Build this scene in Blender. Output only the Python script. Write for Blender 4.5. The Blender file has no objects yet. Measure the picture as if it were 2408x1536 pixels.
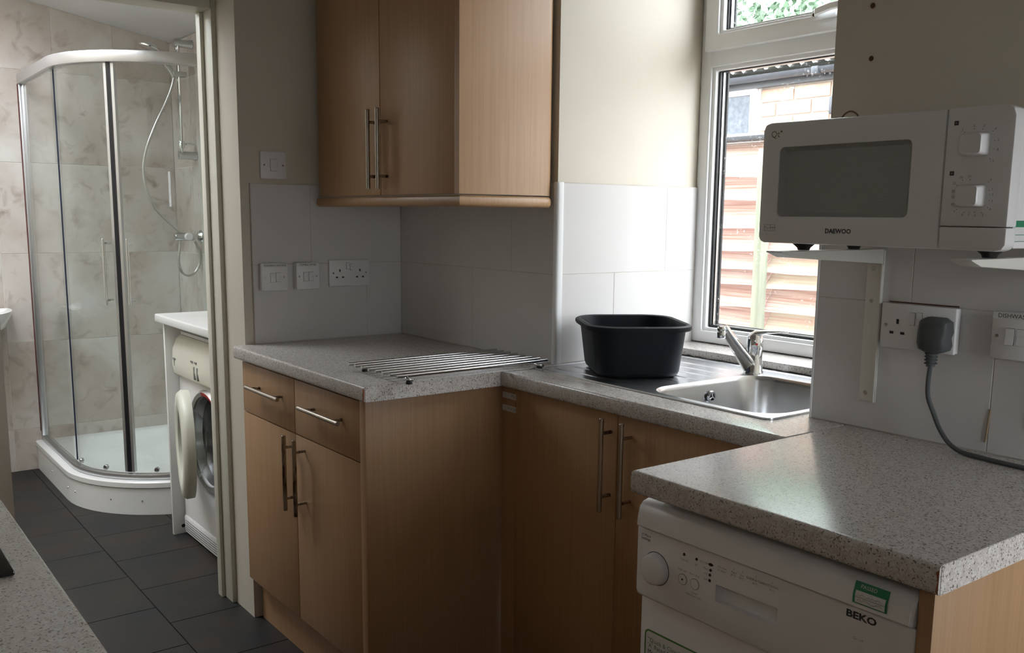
import bpy, bmesh, math, random
from mathutils import Vector, Matrix
random.seed(7)
scene = bpy.context.scene
COL = scene.collection

# ------------------------------------------------------------------ camera
FPX, PW, PH = 2204.87, 2408, 1536
cam_data = bpy.data.cameras.new('camera')
cam_data.sensor_fit = 'HORIZONTAL'
cam_data.sensor_width = 36.0
cam_data.lens = FPX / PW * 36.0
cam_data.shift_y = 85.97 / PW
cam_data.clip_start = 0.02
cam = bpy.data.objects.new('camera', cam_data)
COL.objects.link(cam)
yaw, pitch, roll = 0.9242, -0.1558, 0.0101
fw = Vector((-math.sin(yaw) * math.cos(pitch), math.cos(yaw) * math.cos(pitch), math.sin(pitch)))
rt = Vector((math.cos(yaw), math.sin(yaw), 0))
upv = rt.cross(fw)
r1 = rt * math.cos(roll) + upv * math.sin(roll)
u1 = -rt * math.sin(roll) + upv * math.cos(roll)
mw = Matrix((r1, u1, -fw)).transposed().to_4x4()
mw.translation = (2.8433, -1.6623, 1.3197)
cam.matrix_world = mw
scene.camera = cam

# ------------------------------------------------------------------ world, light, exposure
SKY = 7.0
world = bpy.data.worlds.new('overcast_sky')
scene.world = world
world.use_nodes = True
bg = world.node_tree.nodes['Background']
bg.inputs['Color'].default_value = (0.90, 0.93, 1.0, 1)
bg.inputs['Strength'].default_value = SKY
scene.view_settings.view_transform = 'Standard'
scene.view_settings.look = 'None'
scene.view_settings.exposure = 0.7
scene.cycles.transparent_max_bounces = 32
scene.view_settings.gamma = 1.0
scene.view_settings.use_curve_mapping = False


def portal(name, loc, direction, sx, sy):
    """a light portal in a window opening: guides sky sampling, gives no light itself"""
    l = bpy.data.lights.new(name, 'AREA')
    l.shape = 'RECTANGLE'
    l.size, l.size_y = sx, sy
    l.cycles.is_portal = True
    o = bpy.data.objects.new(name, l)
    COL.objects.link(o)
    o.location = loc
    o.rotation_euler = Vector(direction).to_track_quat('-Z', 'Z').to_euler()
    return o


portal('portal_sink_window', (1.263, 0.66, 1.6), (0, -1, 0), 0.8, 1.3)
portal('portal_room_window', (3.28, -0.225, 1.15), (-1, 0, 0), 0.34, 0.88)
portal('portal_added_window', (3.28, -1.725, 1.525), (-1, 0, 0), 0.24, 0.34)
portal('portal_added_rooflight', (-1.35, -1.52, 2.68), (0, 0, -1), 1.8, 1.05)

# ------------------------------------------------------------------ materials
MATS = {}


def mat(name, base, rough=0.5, metal=0.0, c2=None, scale=5.0, stretch=(1, 1, 1), lo=0.35, hi=0.65, detail=4.0,
        bump=0.0, bump_scale=None, spec=0.5, coat=0.0):
    m = bpy.data.materials.new(name)
    m.use_nodes = True
    nt = m.node_tree
    b = nt.nodes['Principled BSDF']
    b.inputs['Base Color'].default_value = (*base, 1)
    b.inputs['Roughness'].default_value = rough
    b.inputs['Metallic'].default_value = metal
    b.inputs['Specular IOR Level'].default_value = spec
    b.inputs['Coat Weight'].default_value = coat
    if c2 is not None or bump:
        tc = nt.nodes.new('ShaderNodeTexCoord')
        mp = nt.nodes.new('ShaderNodeMapping')
        mp.inputs['Scale'].default_value = stretch
        nt.links.new(tc.outputs['Object'], mp.inputs['Vector'])
        n = nt.nodes.new('ShaderNodeTexNoise')
        n.inputs['Scale'].default_value = scale
        n.inputs['Detail'].default_value = detail
        nt.links.new(mp.outputs['Vector'], n.inputs['Vector'])
        if c2 is not None:
            r = nt.nodes.new('ShaderNodeValToRGB')
            r.color_ramp.elements[0].position = lo
            r.color_ramp.elements[0].color = (*base, 1)
            r.color_ramp.elements[1].position = hi
            r.color_ramp.elements[1].color = (*c2, 1)
            nt.links.new(n.outputs['Fac'], r.inputs['Fac'])
            nt.links.new(r.outputs['Color'], b.inputs['Base Color'])
        if bump:
            n2 = n
            if bump_scale:
                n2 = nt.nodes.new('ShaderNodeTexNoise')
                n2.inputs['Scale'].default_value = bump_scale
                nt.links.new(mp.outputs['Vector'], n2.inputs['Vector'])
            bp = nt.nodes.new('ShaderNodeBump')
            bp.inputs['Strength'].default_value = bump
            bp.inputs['Distance'].default_value = 0.002
            nt.links.new(n2.outputs['Fac'], bp.inputs['Height'])
            nt.links.new(bp.outputs['Normal'], b.inputs['Normal'])
    MATS[name] = m
    return m


def mat_speckle(name, k=1.0):
    m = bpy.data.materials.new(name)
    m.use_nodes = True
    nt = m.node_tree
    b = nt.nodes['Principled BSDF']
    b.inputs['Roughness'].default_value = 0.2
    tc = nt.nodes.new('ShaderNodeTexCoord')

    def noise(scale, detail, lo, hi):
        n = nt.nodes.new('ShaderNodeTexNoise')
        n.inputs['Scale'].default_value = scale
        n.inputs['Detail'].default_value = detail
        nt.links.new(tc.outputs['Object'], n.inputs['Vector'])
        r = nt.nodes.new('ShaderNodeMapRange')
        r.inputs['From Min'].default_value = lo
        r.inputs['From Max'].default_value = hi
        nt.links.new(n.outputs['Fac'], r.inputs['Value'])
        return r.outputs['Result']

    def mix(a, bcol, fac):
        x = nt.nodes.new('ShaderNodeMix')
        x.data_type = 'RGBA'
        nt.links.new(fac, x.inputs['Factor'])
        if isinstance(a, tuple):
            x.inputs['A'].default_value = (*a, 1)
        else:
            nt.links.new(a, x.inputs['A'])
        x.inputs['B'].default_value = (*bcol, 1)
        return x.outputs['Result']
    kk = lambda *c: tuple(v * k for v in c)
    c = mix(kk(0.60, 0.57, 0.54), kk(0.51, 0.465, 0.43), noise(90, 4, 0.4, 0.65))
    c = mix(c, kk(0.68, 0.66, 0.64), noise(240, 2, 0.55, 0.7))
    c = mix(c, kk(0.45, 0.40, 0.365), noise(330, 1, 0.58, 0.68))
    c = mix(c, (0.21, 0.17, 0.15), noise(360, 0, 0.665, 0.715))
    nt.links.new(c, b.inputs['Base Color'])
    MATS[name] = m
    return m


def mat_stone(name):
    m = bpy.data.materials.new(name)
    m.use_nodes = True
    nt = m.node_tree
    b = nt.nodes['Principled BSDF']
    b.inputs['Roughness'].default_value = 0.32
    tc = nt.nodes.new('ShaderNodeTexCoord')
    oi = nt.nodes.new('ShaderNodeObjectInfo')
    ad = nt.nodes.new('ShaderNodeVectorMath')
    ad.operation = 'ADD'
    sc = nt.nodes.new('ShaderNodeVectorMath')
    sc.operation = 'SCALE'
    sc.inputs['Scale'].default_value = 9.0
    cmb = nt.nodes.new('ShaderNodeCombineXYZ')
    for k in range(3):
        nt.links.new(oi.outputs['Random'], cmb.inputs[k])
    nt.links.new(cmb.outputs['Vector'], sc.inputs[0])
    nt.links.new(tc.outputs['Object'], ad.inputs[0])
    nt.links.new(sc.outputs['Vector'], ad.inputs[1])
    cur = None
    for scale, dist, lo, hi, col in ((3.2, 0.4, 0.42, 0.68, (0.465, 0.395, 0.345)), (13.0, 0.8, 0.53, 0.76, (0.335, 0.27, 0.23)),
                                     (2.4, 0.3, 0.50, 0.68, (0.655, 0.625, 0.595))):
        n = nt.nodes.new('ShaderNodeTexNoise')
        n.inputs['Scale'].default_value = scale
        n.inputs['Detail'].default_value = 6
        n.inputs['Distortion'].default_value = dist
        nt.links.new(ad.outputs['Vector'], n.inputs['Vector'])
        r = nt.nodes.new('ShaderNodeMapRange')
        r.inputs['From Min'].default_value = lo
        r.inputs['From Max'].default_value = hi
        nt.links.new(n.outputs['Fac'], r.inputs['Value'])
        x = nt.nodes.new('ShaderNodeMix')
        x.data_type = 'RGBA'
        nt.links.new(r.outputs['Result'], x.inputs['Factor'])
        if cur is None:
            x.inputs['A'].default_value = (0.585, 0.535, 0.495, 1)
        else:
            nt.links.new(cur, x.inputs['A'])
        x.inputs['B'].default_value = (*col, 1)
        cur = x.outputs['Result']
    nt.links.new(cur, b.inputs['Base Color'])
    MATS[name] = m
    return m


def mat_glass(name, tint=(1, 1, 1), gloss=0.08, dirt=0.0, rough=0.0):
    """thin sheet of glass: transmits straight through, reflects by fresnel, a little dirt if wanted"""
    m = bpy.data.materials.new(name)
    m.use_nodes = True
    nt = m.node_tree
    nt.nodes.remove(nt.nodes['Principled BSDF'])
    out = nt.nodes['Material Output']
    t = nt.nodes.new('ShaderNodeBsdfTransparent')
    t.inputs['Color'].default_value = (*tint, 1)
    gl = nt.nodes.new('ShaderNodeBsdfGlossy')
    gl.inputs['Roughness'].default_value = rough
    gl.inputs['Color'].default_value = (1, 1, 1, 1)
    lw_ = nt.nodes.new('ShaderNodeLayerWeight')
    pw = nt.nodes.new('ShaderNodeMath')
    pw.operation = 'POWER'
    pw.inputs[1].default_value = 5.0
    nt.links.new(lw_.outputs['Facing'], pw.inputs[0])
    fr = nt.nodes.new('ShaderNodeMath')
    fr.operation = 'MULTIPLY_ADD'
    fr.inputs[1].default_value = 0.8
    fr.inputs[2].default_value = 0.014
    nt.links.new(pw.outputs['Value'], fr.inputs[0])
    mx = nt.nodes.new('ShaderNodeMixShader')
    nt.links.new(fr.outputs['Value'], mx.inputs['Fac'])
    nt.links.new(t.outputs['BSDF'], mx.inputs[1])
    nt.links.new(gl.outputs['BSDF'], mx.inputs[2])
    last = mx.outputs['Shader']
    if dirt:
        tc = nt.nodes.new('ShaderNodeTexCoord')
        n = nt.nodes.new('ShaderNodeTexNoise')
        n.inputs['Scale'].default_value = 150
        n.inputs['Detail'].default_value = 3
        nt.links.new(tc.outputs['Object'], n.inputs['Vector'])
        n2 = nt.nodes.new('ShaderNodeTexNoise')
        n2.inputs['Scale'].default_value = 7
        nt.links.new(tc.outputs['Object'], n2.inputs['Vector'])
        r = nt.nodes.new('ShaderNodeMapRange')
        r.inputs['From Min'].default_value = 0.62
        r.inputs['From Max'].default_value = 0.72
        r.inputs['To Max'].default_value = dirt
        nt.links.new(n.outputs['Fac'], r.inputs['Value'])
        r2 = nt.nodes.new('ShaderNodeMapRange')
        r2.inputs['From Min'].default_value = 0.4
        r2.inputs['From Max'].default_value = 0.65
        nt.links.new(n2.outputs['Fac'], r2.inputs['Value'])
        mu = nt.nodes.new('ShaderNodeMath')
        mu.operation = 'MULTIPLY'
        nt.links.new(r.outputs['Result'], mu.inputs[0])
        nt.links.new(r2.outputs['Result'], mu.inputs[1])
        d = nt.nodes.new('ShaderNodeBsdfTranslucent')
        d.inputs['Color'].default_value = (0.8, 0.8, 0.8, 1)
        m2 = nt.nodes.new('ShaderNodeMixShader')
        nt.links.new(mu.outputs['Value'], m2.inputs['Fac'])
        nt.links.new(last, m2.inputs[1])
        nt.links.new(d.outputs['BSDF'], m2.inputs[2])
        last = m2.outputs['Shader']
    nt.links.new(last, out.inputs['Surface'])
    MATS[name] = m
    return m


def mat_mesh_screen(name):
    m = bpy.data.materials.new(name)
    m.use_nodes = True
    nt = m.node_tree
    b = nt.nodes['Principled BSDF']
    b.inputs['Roughness'].default_value = 0.25
    tc = nt.nodes.new('ShaderNodeTexCoord')
    mp = nt.nodes.new('ShaderNodeMapping')
    mp.inputs['Scale'].default_value = (560, 0.0, 560)
    mp.inputs['Rotation'].default_value = (0, 0.785, 0)
    nt.links.new(tc.outputs['Object'], mp.inputs['Vector'])
    v = nt.nodes.new('ShaderNodeTexVoronoi')
    v.inputs['Randomness'].default_value = 0.0
    v.inputs['Scale'].default_value = 1.0
    nt.links.new(mp.outputs['Vector'], v.inputs['Vector'])
    r = nt.nodes.new('ShaderNodeValToRGB')
    r.color_ramp.elements[0].position = 0.34
    r.color_ramp.elements[0].color = (0.16, 0.165, 0.16, 1)
    r.color_ramp.elements[1].position = 0.42
    r.color_ramp.elements[1].color = (0.50, 0.51, 0.50, 1)
    nt.links.new(v.outputs['Distance'], r.inputs['Fac'])
    nt.links.new(r.outputs['Color'], b.inputs['Base Color'])
    MATS[name] = m


mat('paint', (0.64, 0.59, 0.50), 0.6, c2=(0.61, 0.56, 0.47), scale=3, bump=0.15, bump_scale=60)
mat('ceiling_paint', (0.70, 0.70, 0.70), 0.7)
mat('tile_white', (0.665, 0.645, 0.635), 0.5, c2=(0.645, 0.625, 0.615), scale=4, bump=0.04, bump_scale=14, spec=0.22)
mat('grout', (0.60, 0.56, 0.52), 0.85, c2=(0.50, 0.44, 0.385), scale=12)
mat('wood', (0.455, 0.272, 0.140), 0.42, c2=(0.39, 0.224, 0.108), scale=1.0, stretch=(170, 170, 3.2), lo=0.3, hi=0.75, detail=3)
mat('wood_dark', (0.30, 0.17, 0.10), 0.5)
mat('carcass', (0.62, 0.55, 0.45), 0.6)
mat_speckle('worktop')
mat_speckle('edging', 1.2)
mat('chip_core', (0.30, 0.10, 0.05), 0.8)
mat('steel', (0.62, 0.61, 0.59), 0.3, 1.0, c2=(0.54, 0.53, 0.51), scale=1.0, stretch=(30, 4, 30))
mat('rod_steel', (0.52, 0.52, 0.53), 0.24, 1.0)
mat('handle_steel', (0.42, 0.38, 0.33), 0.3, 1.0)
mat('steel_worn', (0.42, 0.38, 0.33), 0.34, 1.0, c2=(0.12, 0.08, 0.06), scale=60, stretch=(1, 1, 0.25), lo=0.48, hi=0.62)
mat('chrome', (0.72, 0.73, 0.74), 0.09, 1.0)
mat('sink_steel', (0.66, 0.67, 0.69), 0.27, 1.0, bump=0.03, bump_scale=25)
mat('chrome_dull', (0.6, 0.6, 0.6), 0.28, 1.0)
mat('white_plastic', (0.74, 0.73, 0.73), 0.35)
mat('appliance_white', (0.80, 0.785, 0.785), 0.3)
mat('cream_plastic', (0.74, 0.73, 0.62), 0.35)
mat('upvc', (0.86, 0.87, 0.88), 0.25)
mat('gasket', (0.012, 0.012, 0.014), 0.5)
mat('black_plastic', (0.012, 0.015, 0.019), 0.5, spec=0.12, bump=0.05, bump_scale=300)
mat('hob_black', (0.012, 0.012, 0.012), 0.12)
mat('grey_plastic', (0.16, 0.165, 0.165), 0.5)
mat('plug_grey', (0.085, 0.092, 0.092), 0.55, spec=0.3)
mat('dark_hole', (0.012, 0.010, 0.010), 0.6)
mat('brown_hole', (0.12, 0.05, 0.025), 0.8)
mat('ink', (0.05, 0.05, 0.05), 0.6)
mat('ink_grey', (0.22, 0.21, 0.20), 0.6)
mat('stain', (0.27, 0.19, 0.11), 0.8)
mat('ink_gold', (0.23, 0.19, 0.08), 0.5)
mat('label_white', (0.72, 0.71, 0.70), 0.5)
mat('label_green', (0.02, 0.22, 0.11), 0.45)
mat('line_green', (0.10, 0.26, 0.07), 0.45)
mat('text_green', (0.12, 0.24, 0.14), 0.5)
mat('metal_white', (0.72, 0.70, 0.64), 0.4)
mat('red_plastic', (0.55, 0.03, 0.03), 0.4)
mat('red_reflection', (0.13, 0.035, 0.03), 0.5)
mat('rubber_dark', (0.02, 0.018, 0.016), 0.7)
mat('slate', (0.015, 0.016, 0.018), 0.5, c2=(0.030, 0.022, 0.018), spec=0.35, scale=5, bump=0.25, bump_scale=35)
mat('floor_grout', (0.045, 0.042, 0.04), 0.85)
mat_stone('stone_tile')
mat('stone_grout', (0.74, 0.70, 0.65), 0.8)
mat('acrylic', (0.84, 0.84, 0.83), 0.25)
mat('frame_paint', (0.70, 0.68, 0.58), 0.4)
mat('silver_alu', (0.58, 0.58, 0.59), 0.34, 1.0)
mat('seal_dark', (0.008, 0.008, 0.012), 0.35)
mat('seal_blue', (0.025, 0.035, 0.075), 0.3)
mat_glass('window_glass', (0.97, 0.99, 0.98), dirt=0.55)
mat_glass('clear_glass', (0.98, 0.99, 0.98))
mat_glass('shower_glass', (0.955, 0.98, 0.975), dirt=0.12)
mat_mesh_screen('mesh_screen')
mat('screen_rim', (0.36, 0.365, 0.35), 0.3)
mat('fence_wood', (0.44, 0.24, 0.20), 0.8, c2=(0.72, 0.60, 0.565), scale=1.0, stretch=(2.5, 2.5, 170), lo=0.3, hi=0.7, bump=0.3)  # paler than the true red-brown stain; overexposed daylight is in the colour
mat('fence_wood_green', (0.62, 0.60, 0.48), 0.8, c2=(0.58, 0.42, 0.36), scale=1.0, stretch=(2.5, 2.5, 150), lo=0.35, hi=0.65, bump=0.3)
mat('post_wood', (0.24, 0.265, 0.205), 0.8, c2=(0.33, 0.35, 0.285), scale=1.0, stretch=(30, 30, 3))
mat('brick', (0.50, 0.34, 0.26), 0.85, c2=(0.62, 0.48, 0.39), scale=14)
mat('mortar', (0.62, 0.58, 0.53), 0.9)
mat('render_white', (0.8, 0.79, 0.77), 0.8)
mat('roof_sheet', (0.34, 0.34, 0.33), 0.8, c2=(0.42, 0.43, 0.40), scale=9)
mat('gutter_black', (0.055, 0.062, 0.075), 0.35)
mat('dark_pane', (0.10, 0.12, 0.15), 0.12, c2=(0.15, 0.17, 0.2), scale=40)
mat('leaf', (0.20, 0.33, 0.19), 0.5, c2=(0.40, 0.50, 0.40), scale=2)
mat('bark', (0.12, 0.09, 0.07), 0.9)
mat('concrete', (0.42, 0.41, 0.39), 0.9, c2=(0.36, 0.35, 0.33), scale=4)
mat('ceramic', (0.85, 0.85, 0.84), 0.12)
mat('drum_dark', (0.16, 0.16, 0.165), 0.3, 0.8)
mat('wire_brown', (0.18, 0.10, 0.05), 0.5)


# ------------------------------------------------------------------ geometry helpers (all in world coordinates)
class MB:
    def __init__(s):
        s.bm = bmesh.new()

    def faces(s, vs, fs):
        v = [s.bm.verts.new(p) for p in vs]
        for f in fs:
            try:
                s.bm.faces.new([v[i] for i in f])
            except ValueError:
                pass
        return s

    def box(s, x0, x1, y0, y1, z0, z1):
        return s.faces([(x0, y0, z0), (x1, y0, z0), (x1, y1, z0), (x0, y1, z0), (x0, y0, z1), (x1, y0, z1), (x1, y1, z1), (x0, y1, z1)],
                       [(0, 3, 2, 1), (4, 5, 6, 7), (0, 1, 5, 4), (1, 2, 6, 5), (2, 3, 7, 6), (3, 0, 4, 7)])

    def loft(s, loops, cap0=True, cap1=True, closed=False):
        """skin through loops of equal length"""
        n = len(loops[0])
        vs = [[s.bm.verts.new(p) for p in l] for l in loops]
        m = len(vs)
        for i in range(m if closed else m - 1):
            a, b = vs[i], vs[(i + 1) % m]
            for j in range(n):
                k = (j + 1) % n
                try:
                    s.bm.faces.new((a[j], a[k], b[k], b[j]))
                except ValueError:
                    pass
        if not closed:
            if cap0:
                s.bm.faces.new(list(reversed(vs[0])))
            if cap1:
                s.bm.faces.new(vs[-1])
        return s

    def prism(s, pts, axis, a, b):
        """polygon pts (2D) extruded along axis from a to b"""
        def p3(p, t):
            return {'x': (t, p[0], p[1]), 'y': (p[0], t, p[1]), 'z': (p[0], p[1], t)}[axis]
        return s.loft([[p3(p, a) for p in pts], [p3(p, b) for p in pts]])

    def tube(s, path, r, seg=12, closed=False):
        path = [Vector(p) for p in path]
        n = len(path)
        rs = r if isinstance(r, (list, tuple)) else [r] * n
        loops = []
        ref = None
        for i, p in enumerate(path):
            if closed:
                t = path[(i + 1) % n] - path[i - 1]
            else:
                t = path[min(i + 1, n - 1)] - path[max(i - 1, 0)]
            t.normalize()
            if ref is None:
                ref = Vector((0, 0, 1)) if abs(t.z) < 0.9 else Vector((1, 0, 0))
            u = (ref - t * ref.dot(t)).normalized()
            ref = u
            w = t.cross(u)
            loops.append([p + (u * math.cos(2 * math.pi * k / seg) + w * math.sin(2 * math.pi * k / seg)) * rs[i] for k in range(seg)])
        return s.loft(loops, closed=closed)

    def cyl(s, a, b, r, seg=16):
        return s.tube([a, b], r, seg)

    def lathe(s, prof, c, axis=(0, 0, 1), seg=24, cap=True):
        """prof: list of (radius, height along axis)"""
        ax = Vector(axis).normalized()
        u = Vector((1, 0, 0)) if abs(ax.x) < 0.9 else Vector((0, 1, 0))
        u = (u - ax * u.dot(ax)).normalized()
        w = ax.cross(u)
        c = Vector(c)
        loops = [[c + ax * h + (u * math.cos(2 * math.pi * k / seg) + w * math.sin(2 * math.pi * k / seg)) * max(r, 1e-5) for k in range(seg)] for r, h in prof]
        return s.loft(loops, cap, cap)

    def build(s, name, material, parent=None, bevel=0, seg=2, smooth=35, bevel_filter=None):
        bm = s.bm
        bmesh.ops.remove_doubles(bm, verts=bm.verts, dist=1e-6)
        bmesh.ops.recalc_face_normals(bm, faces=bm.faces)
        if bevel:
            es = [e for e in bm.edges if len(e.link_faces) == 2 and e.calc_face_angle(0) > math.radians(30)]
            if bevel_filter:
                es = [e for e in es if bevel_filter(e)]
            if es:
                bmesh.ops.bevel(bm, geom=es, offset=bevel, segments=seg, profile=0.5, affect='EDGES', clamp_overlap=True)
        if smooth:
            for f in bm.faces:
                f.smooth = True
            for e in bm.edges:
                if len(e.link_faces) == 2 and e.calc_face_angle(0) > math.radians(smooth):
                    e.smooth = False
        me = bpy.data.meshes.new(name)
        return finish(bm, me, name, material, parent)


def root_of(o):
    while o.parent:
        o = o.parent
    return o


def finish(bm, me, name, material, parent):
    org = root_of(parent).location.copy() if parent else Vector((0, 0, 0))
    if org.length:
        bmesh.ops.translate(bm, verts=bm.verts, vec=-org)
    bm.to_mesh(me)
    bm.free()
    me.materials.append(MATS[material] if isinstance(material, str) else material)
    o = bpy.data.objects.new(name, me)
    COL.objects.link(o)
    if parent:
        o.parent = parent
    return o


def tag(o, label=None, cat=None, group=None, kind=None):
    if label:
        o['label'] = label
    if cat:
        o['category'] = cat
    if group:
        o['group'] = group
    if kind:
        o['kind'] = kind
    return o


def thing(name, loc, label, cat, group=None):
    e = bpy.data.objects.new(name, None)
    e.empty_display_size = 0.05
    COL.objects.link(e)
    e.location = loc
    return tag(e, label, cat, group)


def struct(o, label=None):
    o['kind'] = 'structure'
    if label:
        o['label'] = label
    return o


def box(name, material, parent, x0, x1, y0, y1, z0, z1, bevel=0, seg=2):
    return MB().box(x0, x1, y0, y1, z0, z1).build(name, material, parent, bevel, seg)


def arc(cx, cy, r, a0, a1, n):
    return [(cx + r * math.cos(math.radians(a0 + (a1 - a0) * i / n)), cy + r * math.sin(math.radians(a0 + (a1 - a0) * i / n))) for i in range(n + 1)]


def rrect(x0, x1, y0, y1, r, n=6):
    return (arc(x1 - r, y1 - r, r, 0, 90, n) + arc(x0 + r, y1 - r, r, 90, 180, n) + arc(x0 + r, y0 + r, r, 180, 270, n) + arc(x1 - r, y0 + r, r, 270, 360, n))


def holed_slab(outer, holes, z0, z1):
    """horizontal slab with holes; outer and holes are 2D loops"""
    m = MB()
    bm = m.bm
    es = []
    for loop in [outer] + holes:
        vs = [bm.verts.new((p[0], p[1], z0)) for p in loop]
        es += [bm.edges.new((vs[i], vs[(i + 1) % len(vs)])) for i in range(len(vs))]
    bmesh.ops.triangle_fill(bm, use_beauty=True, use_dissolve=False, edges=es)
    r = bmesh.ops.extrude_face_region(bm, geom=list(bm.faces))
    bmesh.ops.translate(bm, verts=[v for v in r['geom'] if isinstance(v, bmesh.types.BMVert)], vec=(0, 0, z1 - z0))
    return m


def ring_y(name, material, parent, x0, x1, z0, z1, w, y0, y1, bevel=0.0):
    """rectangular frame in the XZ plane"""
    ws = w if isinstance(w, tuple) else (w, w, w, w)   # left right bottom top
    o = [(x0, z0), (x1, z0), (x1, z1), (x0, z1)]
    i = [(x0 + ws[0], z0 + ws[2]), (x1 - ws[1], z0 + ws[2]), (x1 - ws[1], z1 - ws[3]), (x0 + ws[0], z1 - ws[3])]
    loops = [[(p[0], y0, p[1]) for p in o], [(p[0], y0, p[1]) for p in i], [(p[0], y1, p[1]) for p in i], [(p[0], y1, p[1]) for p in o]]
    # skin around the section, closed
    m = MB()
    m.loft(loops, closed=True)
    return m.build(name, material, parent, bevel)


def ring_loop(name, material, parent, outer, inner, axis, a, b, bevel=0):
    def p3(p, t):
        return {'x': (t, p[0], p[1]), 'y': (p[0], t, p[1]), 'z': (p[0], p[1], t)}[axis]
    m = MB()
    m.loft([[p3(p, a) for p in outer], [p3(p, a) for p in inner], [p3(p, b) for p in inner], [p3(p, b) for p in outer]], closed=True)
    return m.build(name, material, parent, bevel)


def text(s, size, origin, ux, uz, material, parent, align='CENTER', name='lettering', bold=0.0, sx=1.0):
    c = bpy.data.curves.new('lettering', 'FONT')
    c.body = s
    c.size = size
    c.align_x = align
    c.align_y = 'CENTER'
    c.resolution_u = 2
    c.offset = bold
    o = bpy.data.objects.new('lettering_source', c)
    COL.objects.link(o)
    dg = bpy.context.evaluated_depsgraph_get()
    me = bpy.data.meshes.new_from_object(o.evaluated_get(dg))
    COL.objects.unlink(o)
    bpy.data.objects.remove(o)
    bm = bmesh.new()
    bm.from_mesh(me)
    bpy.data.meshes.remove(me)
    ux, uz, og = Vector(ux), Vector(uz), Vector(origin)
    for v in bm.verts:
        v.co = og + ux * v.co.x * sx + uz * v.co.y
    return finish(bm, bpy.data.meshes.new(name), name, material, parent)


UXF, UZ = (1, 0, 0), (0, 0, 1)         # lettering on faces looking towards -y
UXA = (0, 1, 0)                        # lettering on faces looking towards +x


def bar_handle(parent, a, b, standoff, r=0.006, material='handle_steel', post=0.16):
    """bar handle from a to b, posts run along the standoff vector to the door"""
    a, b, so = Vector(a), Vector(b), Vector(standoff)
    ext = (b - a).normalized() * 0.0015
    m = MB()
    m.tube([a, a + ext, b - ext, b], [r * 0.8, r, r, r * 0.8], 14)
    h = m.build('handle', material, parent)
    for t in (post, 1 - post):
        p = a.lerp(b, t)
        MB().cyl(p, p + so, r * 0.75, 10).build('handle_post', 'steel_worn', h)
    return h


def tile_piece(parent, material, plane, u0, u1, v0, v1, face, depth, gap=0.0018, ch=0.0006, name='tile', sign=1):
    """ceramic tile with chamfered front edges; plane 'x','y' or 'z' = axis of the normal; sign = which way it faces"""
    u0, u1, v0, v1 = u0 + gap / 2, u1 - gap / 2, v0 + gap / 2, v1 - gap / 2
    f, k, b = face, face - sign * ch, face - sign * depth

    def p3(u, v, t):
        return {'x': (t, u, v), 'y': (u, t, v), 'z': (u, v, t)}[plane]
    m = MB()
    m.loft([[p3(u0, v0, b), p3(u1, v0, b), p3(u1, v1, b), p3(u0, v1, b)],
            [p3(u0, v0, k), p3(u1, v0, k), p3(u1, v1, k), p3(u0, v1, k)],
            [p3(u0 + ch, v0 + ch, f), p3(u1 - ch, v0 + ch, f), p3(u1 - ch, v1 - ch, f), p3(u0 + ch, v1 - ch, f)]], cap0=False)
    return m.build(name, material, parent, smooth=0)


# ------------------------------------------------------------------ dimensions read off the photograph (metres)
H, T = 0.91, 0.039
W1, D1, D2 = 0.862, 0.613, 0.205
XR0, XR1, YW = 0.841, 1.688, 0.55       # window recess
W4, W5, D3 = 1.770, 2.2975, 0.605
CEIL = 2.42
XF = -2.39                              # far bathroom wall

# ------------------------------------------------------------------ setting: floor, walls, ceiling
floor = struct(box('floor', 'floor_grout', None, -2.55, 3.3, -2.3, 0.0, -0.12, -0.006), 'dark slate-effect tiled floor')
P = 0.3335
row = 0
y = -0.808 - 4 * P
while y < -0.02:
    y1 = min(y + P, 0.0)
    y0 = max(y, -2.12)
    off = -0.12 if row % 2 == 0 else 0.062
    x = off - 8 * P
    while x < 2.6:
        if not (y0 < -1.5 and x > 0.3):
            tile_piece(floor, 'slate', 'z', max(x, XF), x + P, y0, y1, 0.0, 0.006, gap=0.003, ch=0.0008, name='floor_tile')
        x += P
    y += P
    row += 1
struct(MB().box(-0.155, 3.3, -2.2, 0.7, CEIL, CEIL + 0.1).build('ceiling', 'ceiling_paint'))
# lean-to ceiling of the shower room, falling towards the outer wall
zc = lambda yy: 2.206 - 0.179 * yy
RX0, RX1, RY0, RY1 = -2.25, -0.45, -2.05, -1.0      # opening for an unseen rooflight, added overhead to light the shower room
def sloped(m, x0, x1, y0, y1):
    m.faces([(x0, y1, zc(y1)), (x1, y1, zc(y1)), (x1, y0, zc(y0)), (x0, y0, zc(y0)), (x0, y1, zc(y1) + .1), (x1, y1, zc(y1) + .1), (x1, y0, zc(y0) + .1), (x0, y0, zc(y0) + .1)],
            [(0, 1, 2, 3), (4, 7, 6, 5), (0, 4, 5, 1), (1, 5, 6, 2), (2, 6, 7, 3), (3, 7, 4, 0)])
m = MB()
sloped(m, XF - 0.1, RX0, -2.2, 0.02)
sloped(m, RX1, -0.155, -2.2, 0.02)
sloped(m, RX0, RX1, RY1, 0.02)
sloped(m, RX0, RX1, -2.2, RY0)
struct(m.build('ceiling_shower_room', 'ceiling_paint', smooth=0))
w3 = struct(thing('added_rooflight', (-1.35, -1.52, zc(-1.52)), 'unseen white framed rooflight added to light the shower room', None))
zr = lambda x, y, d: (x, y, zc(y) + d)
m = MB()
io = [(RX0, RY0), (RX1, RY0), (RX1, RY1), (RX0, RY1)]
ii = [(RX0 + .05, RY0 + .05), (RX1 - .05, RY0 + .05), (RX1 - .05, RY1 - .05), (RX0 + .05, RY1 - .05)]
m.loft([[zr(*p, .04) for p in io], [zr(*p, .04) for p in ii], [zr(*p, .10) for p in ii], [zr(*p, .10) for p in io]], closed=True)
m.build('frame', 'upvc', w3)
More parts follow.
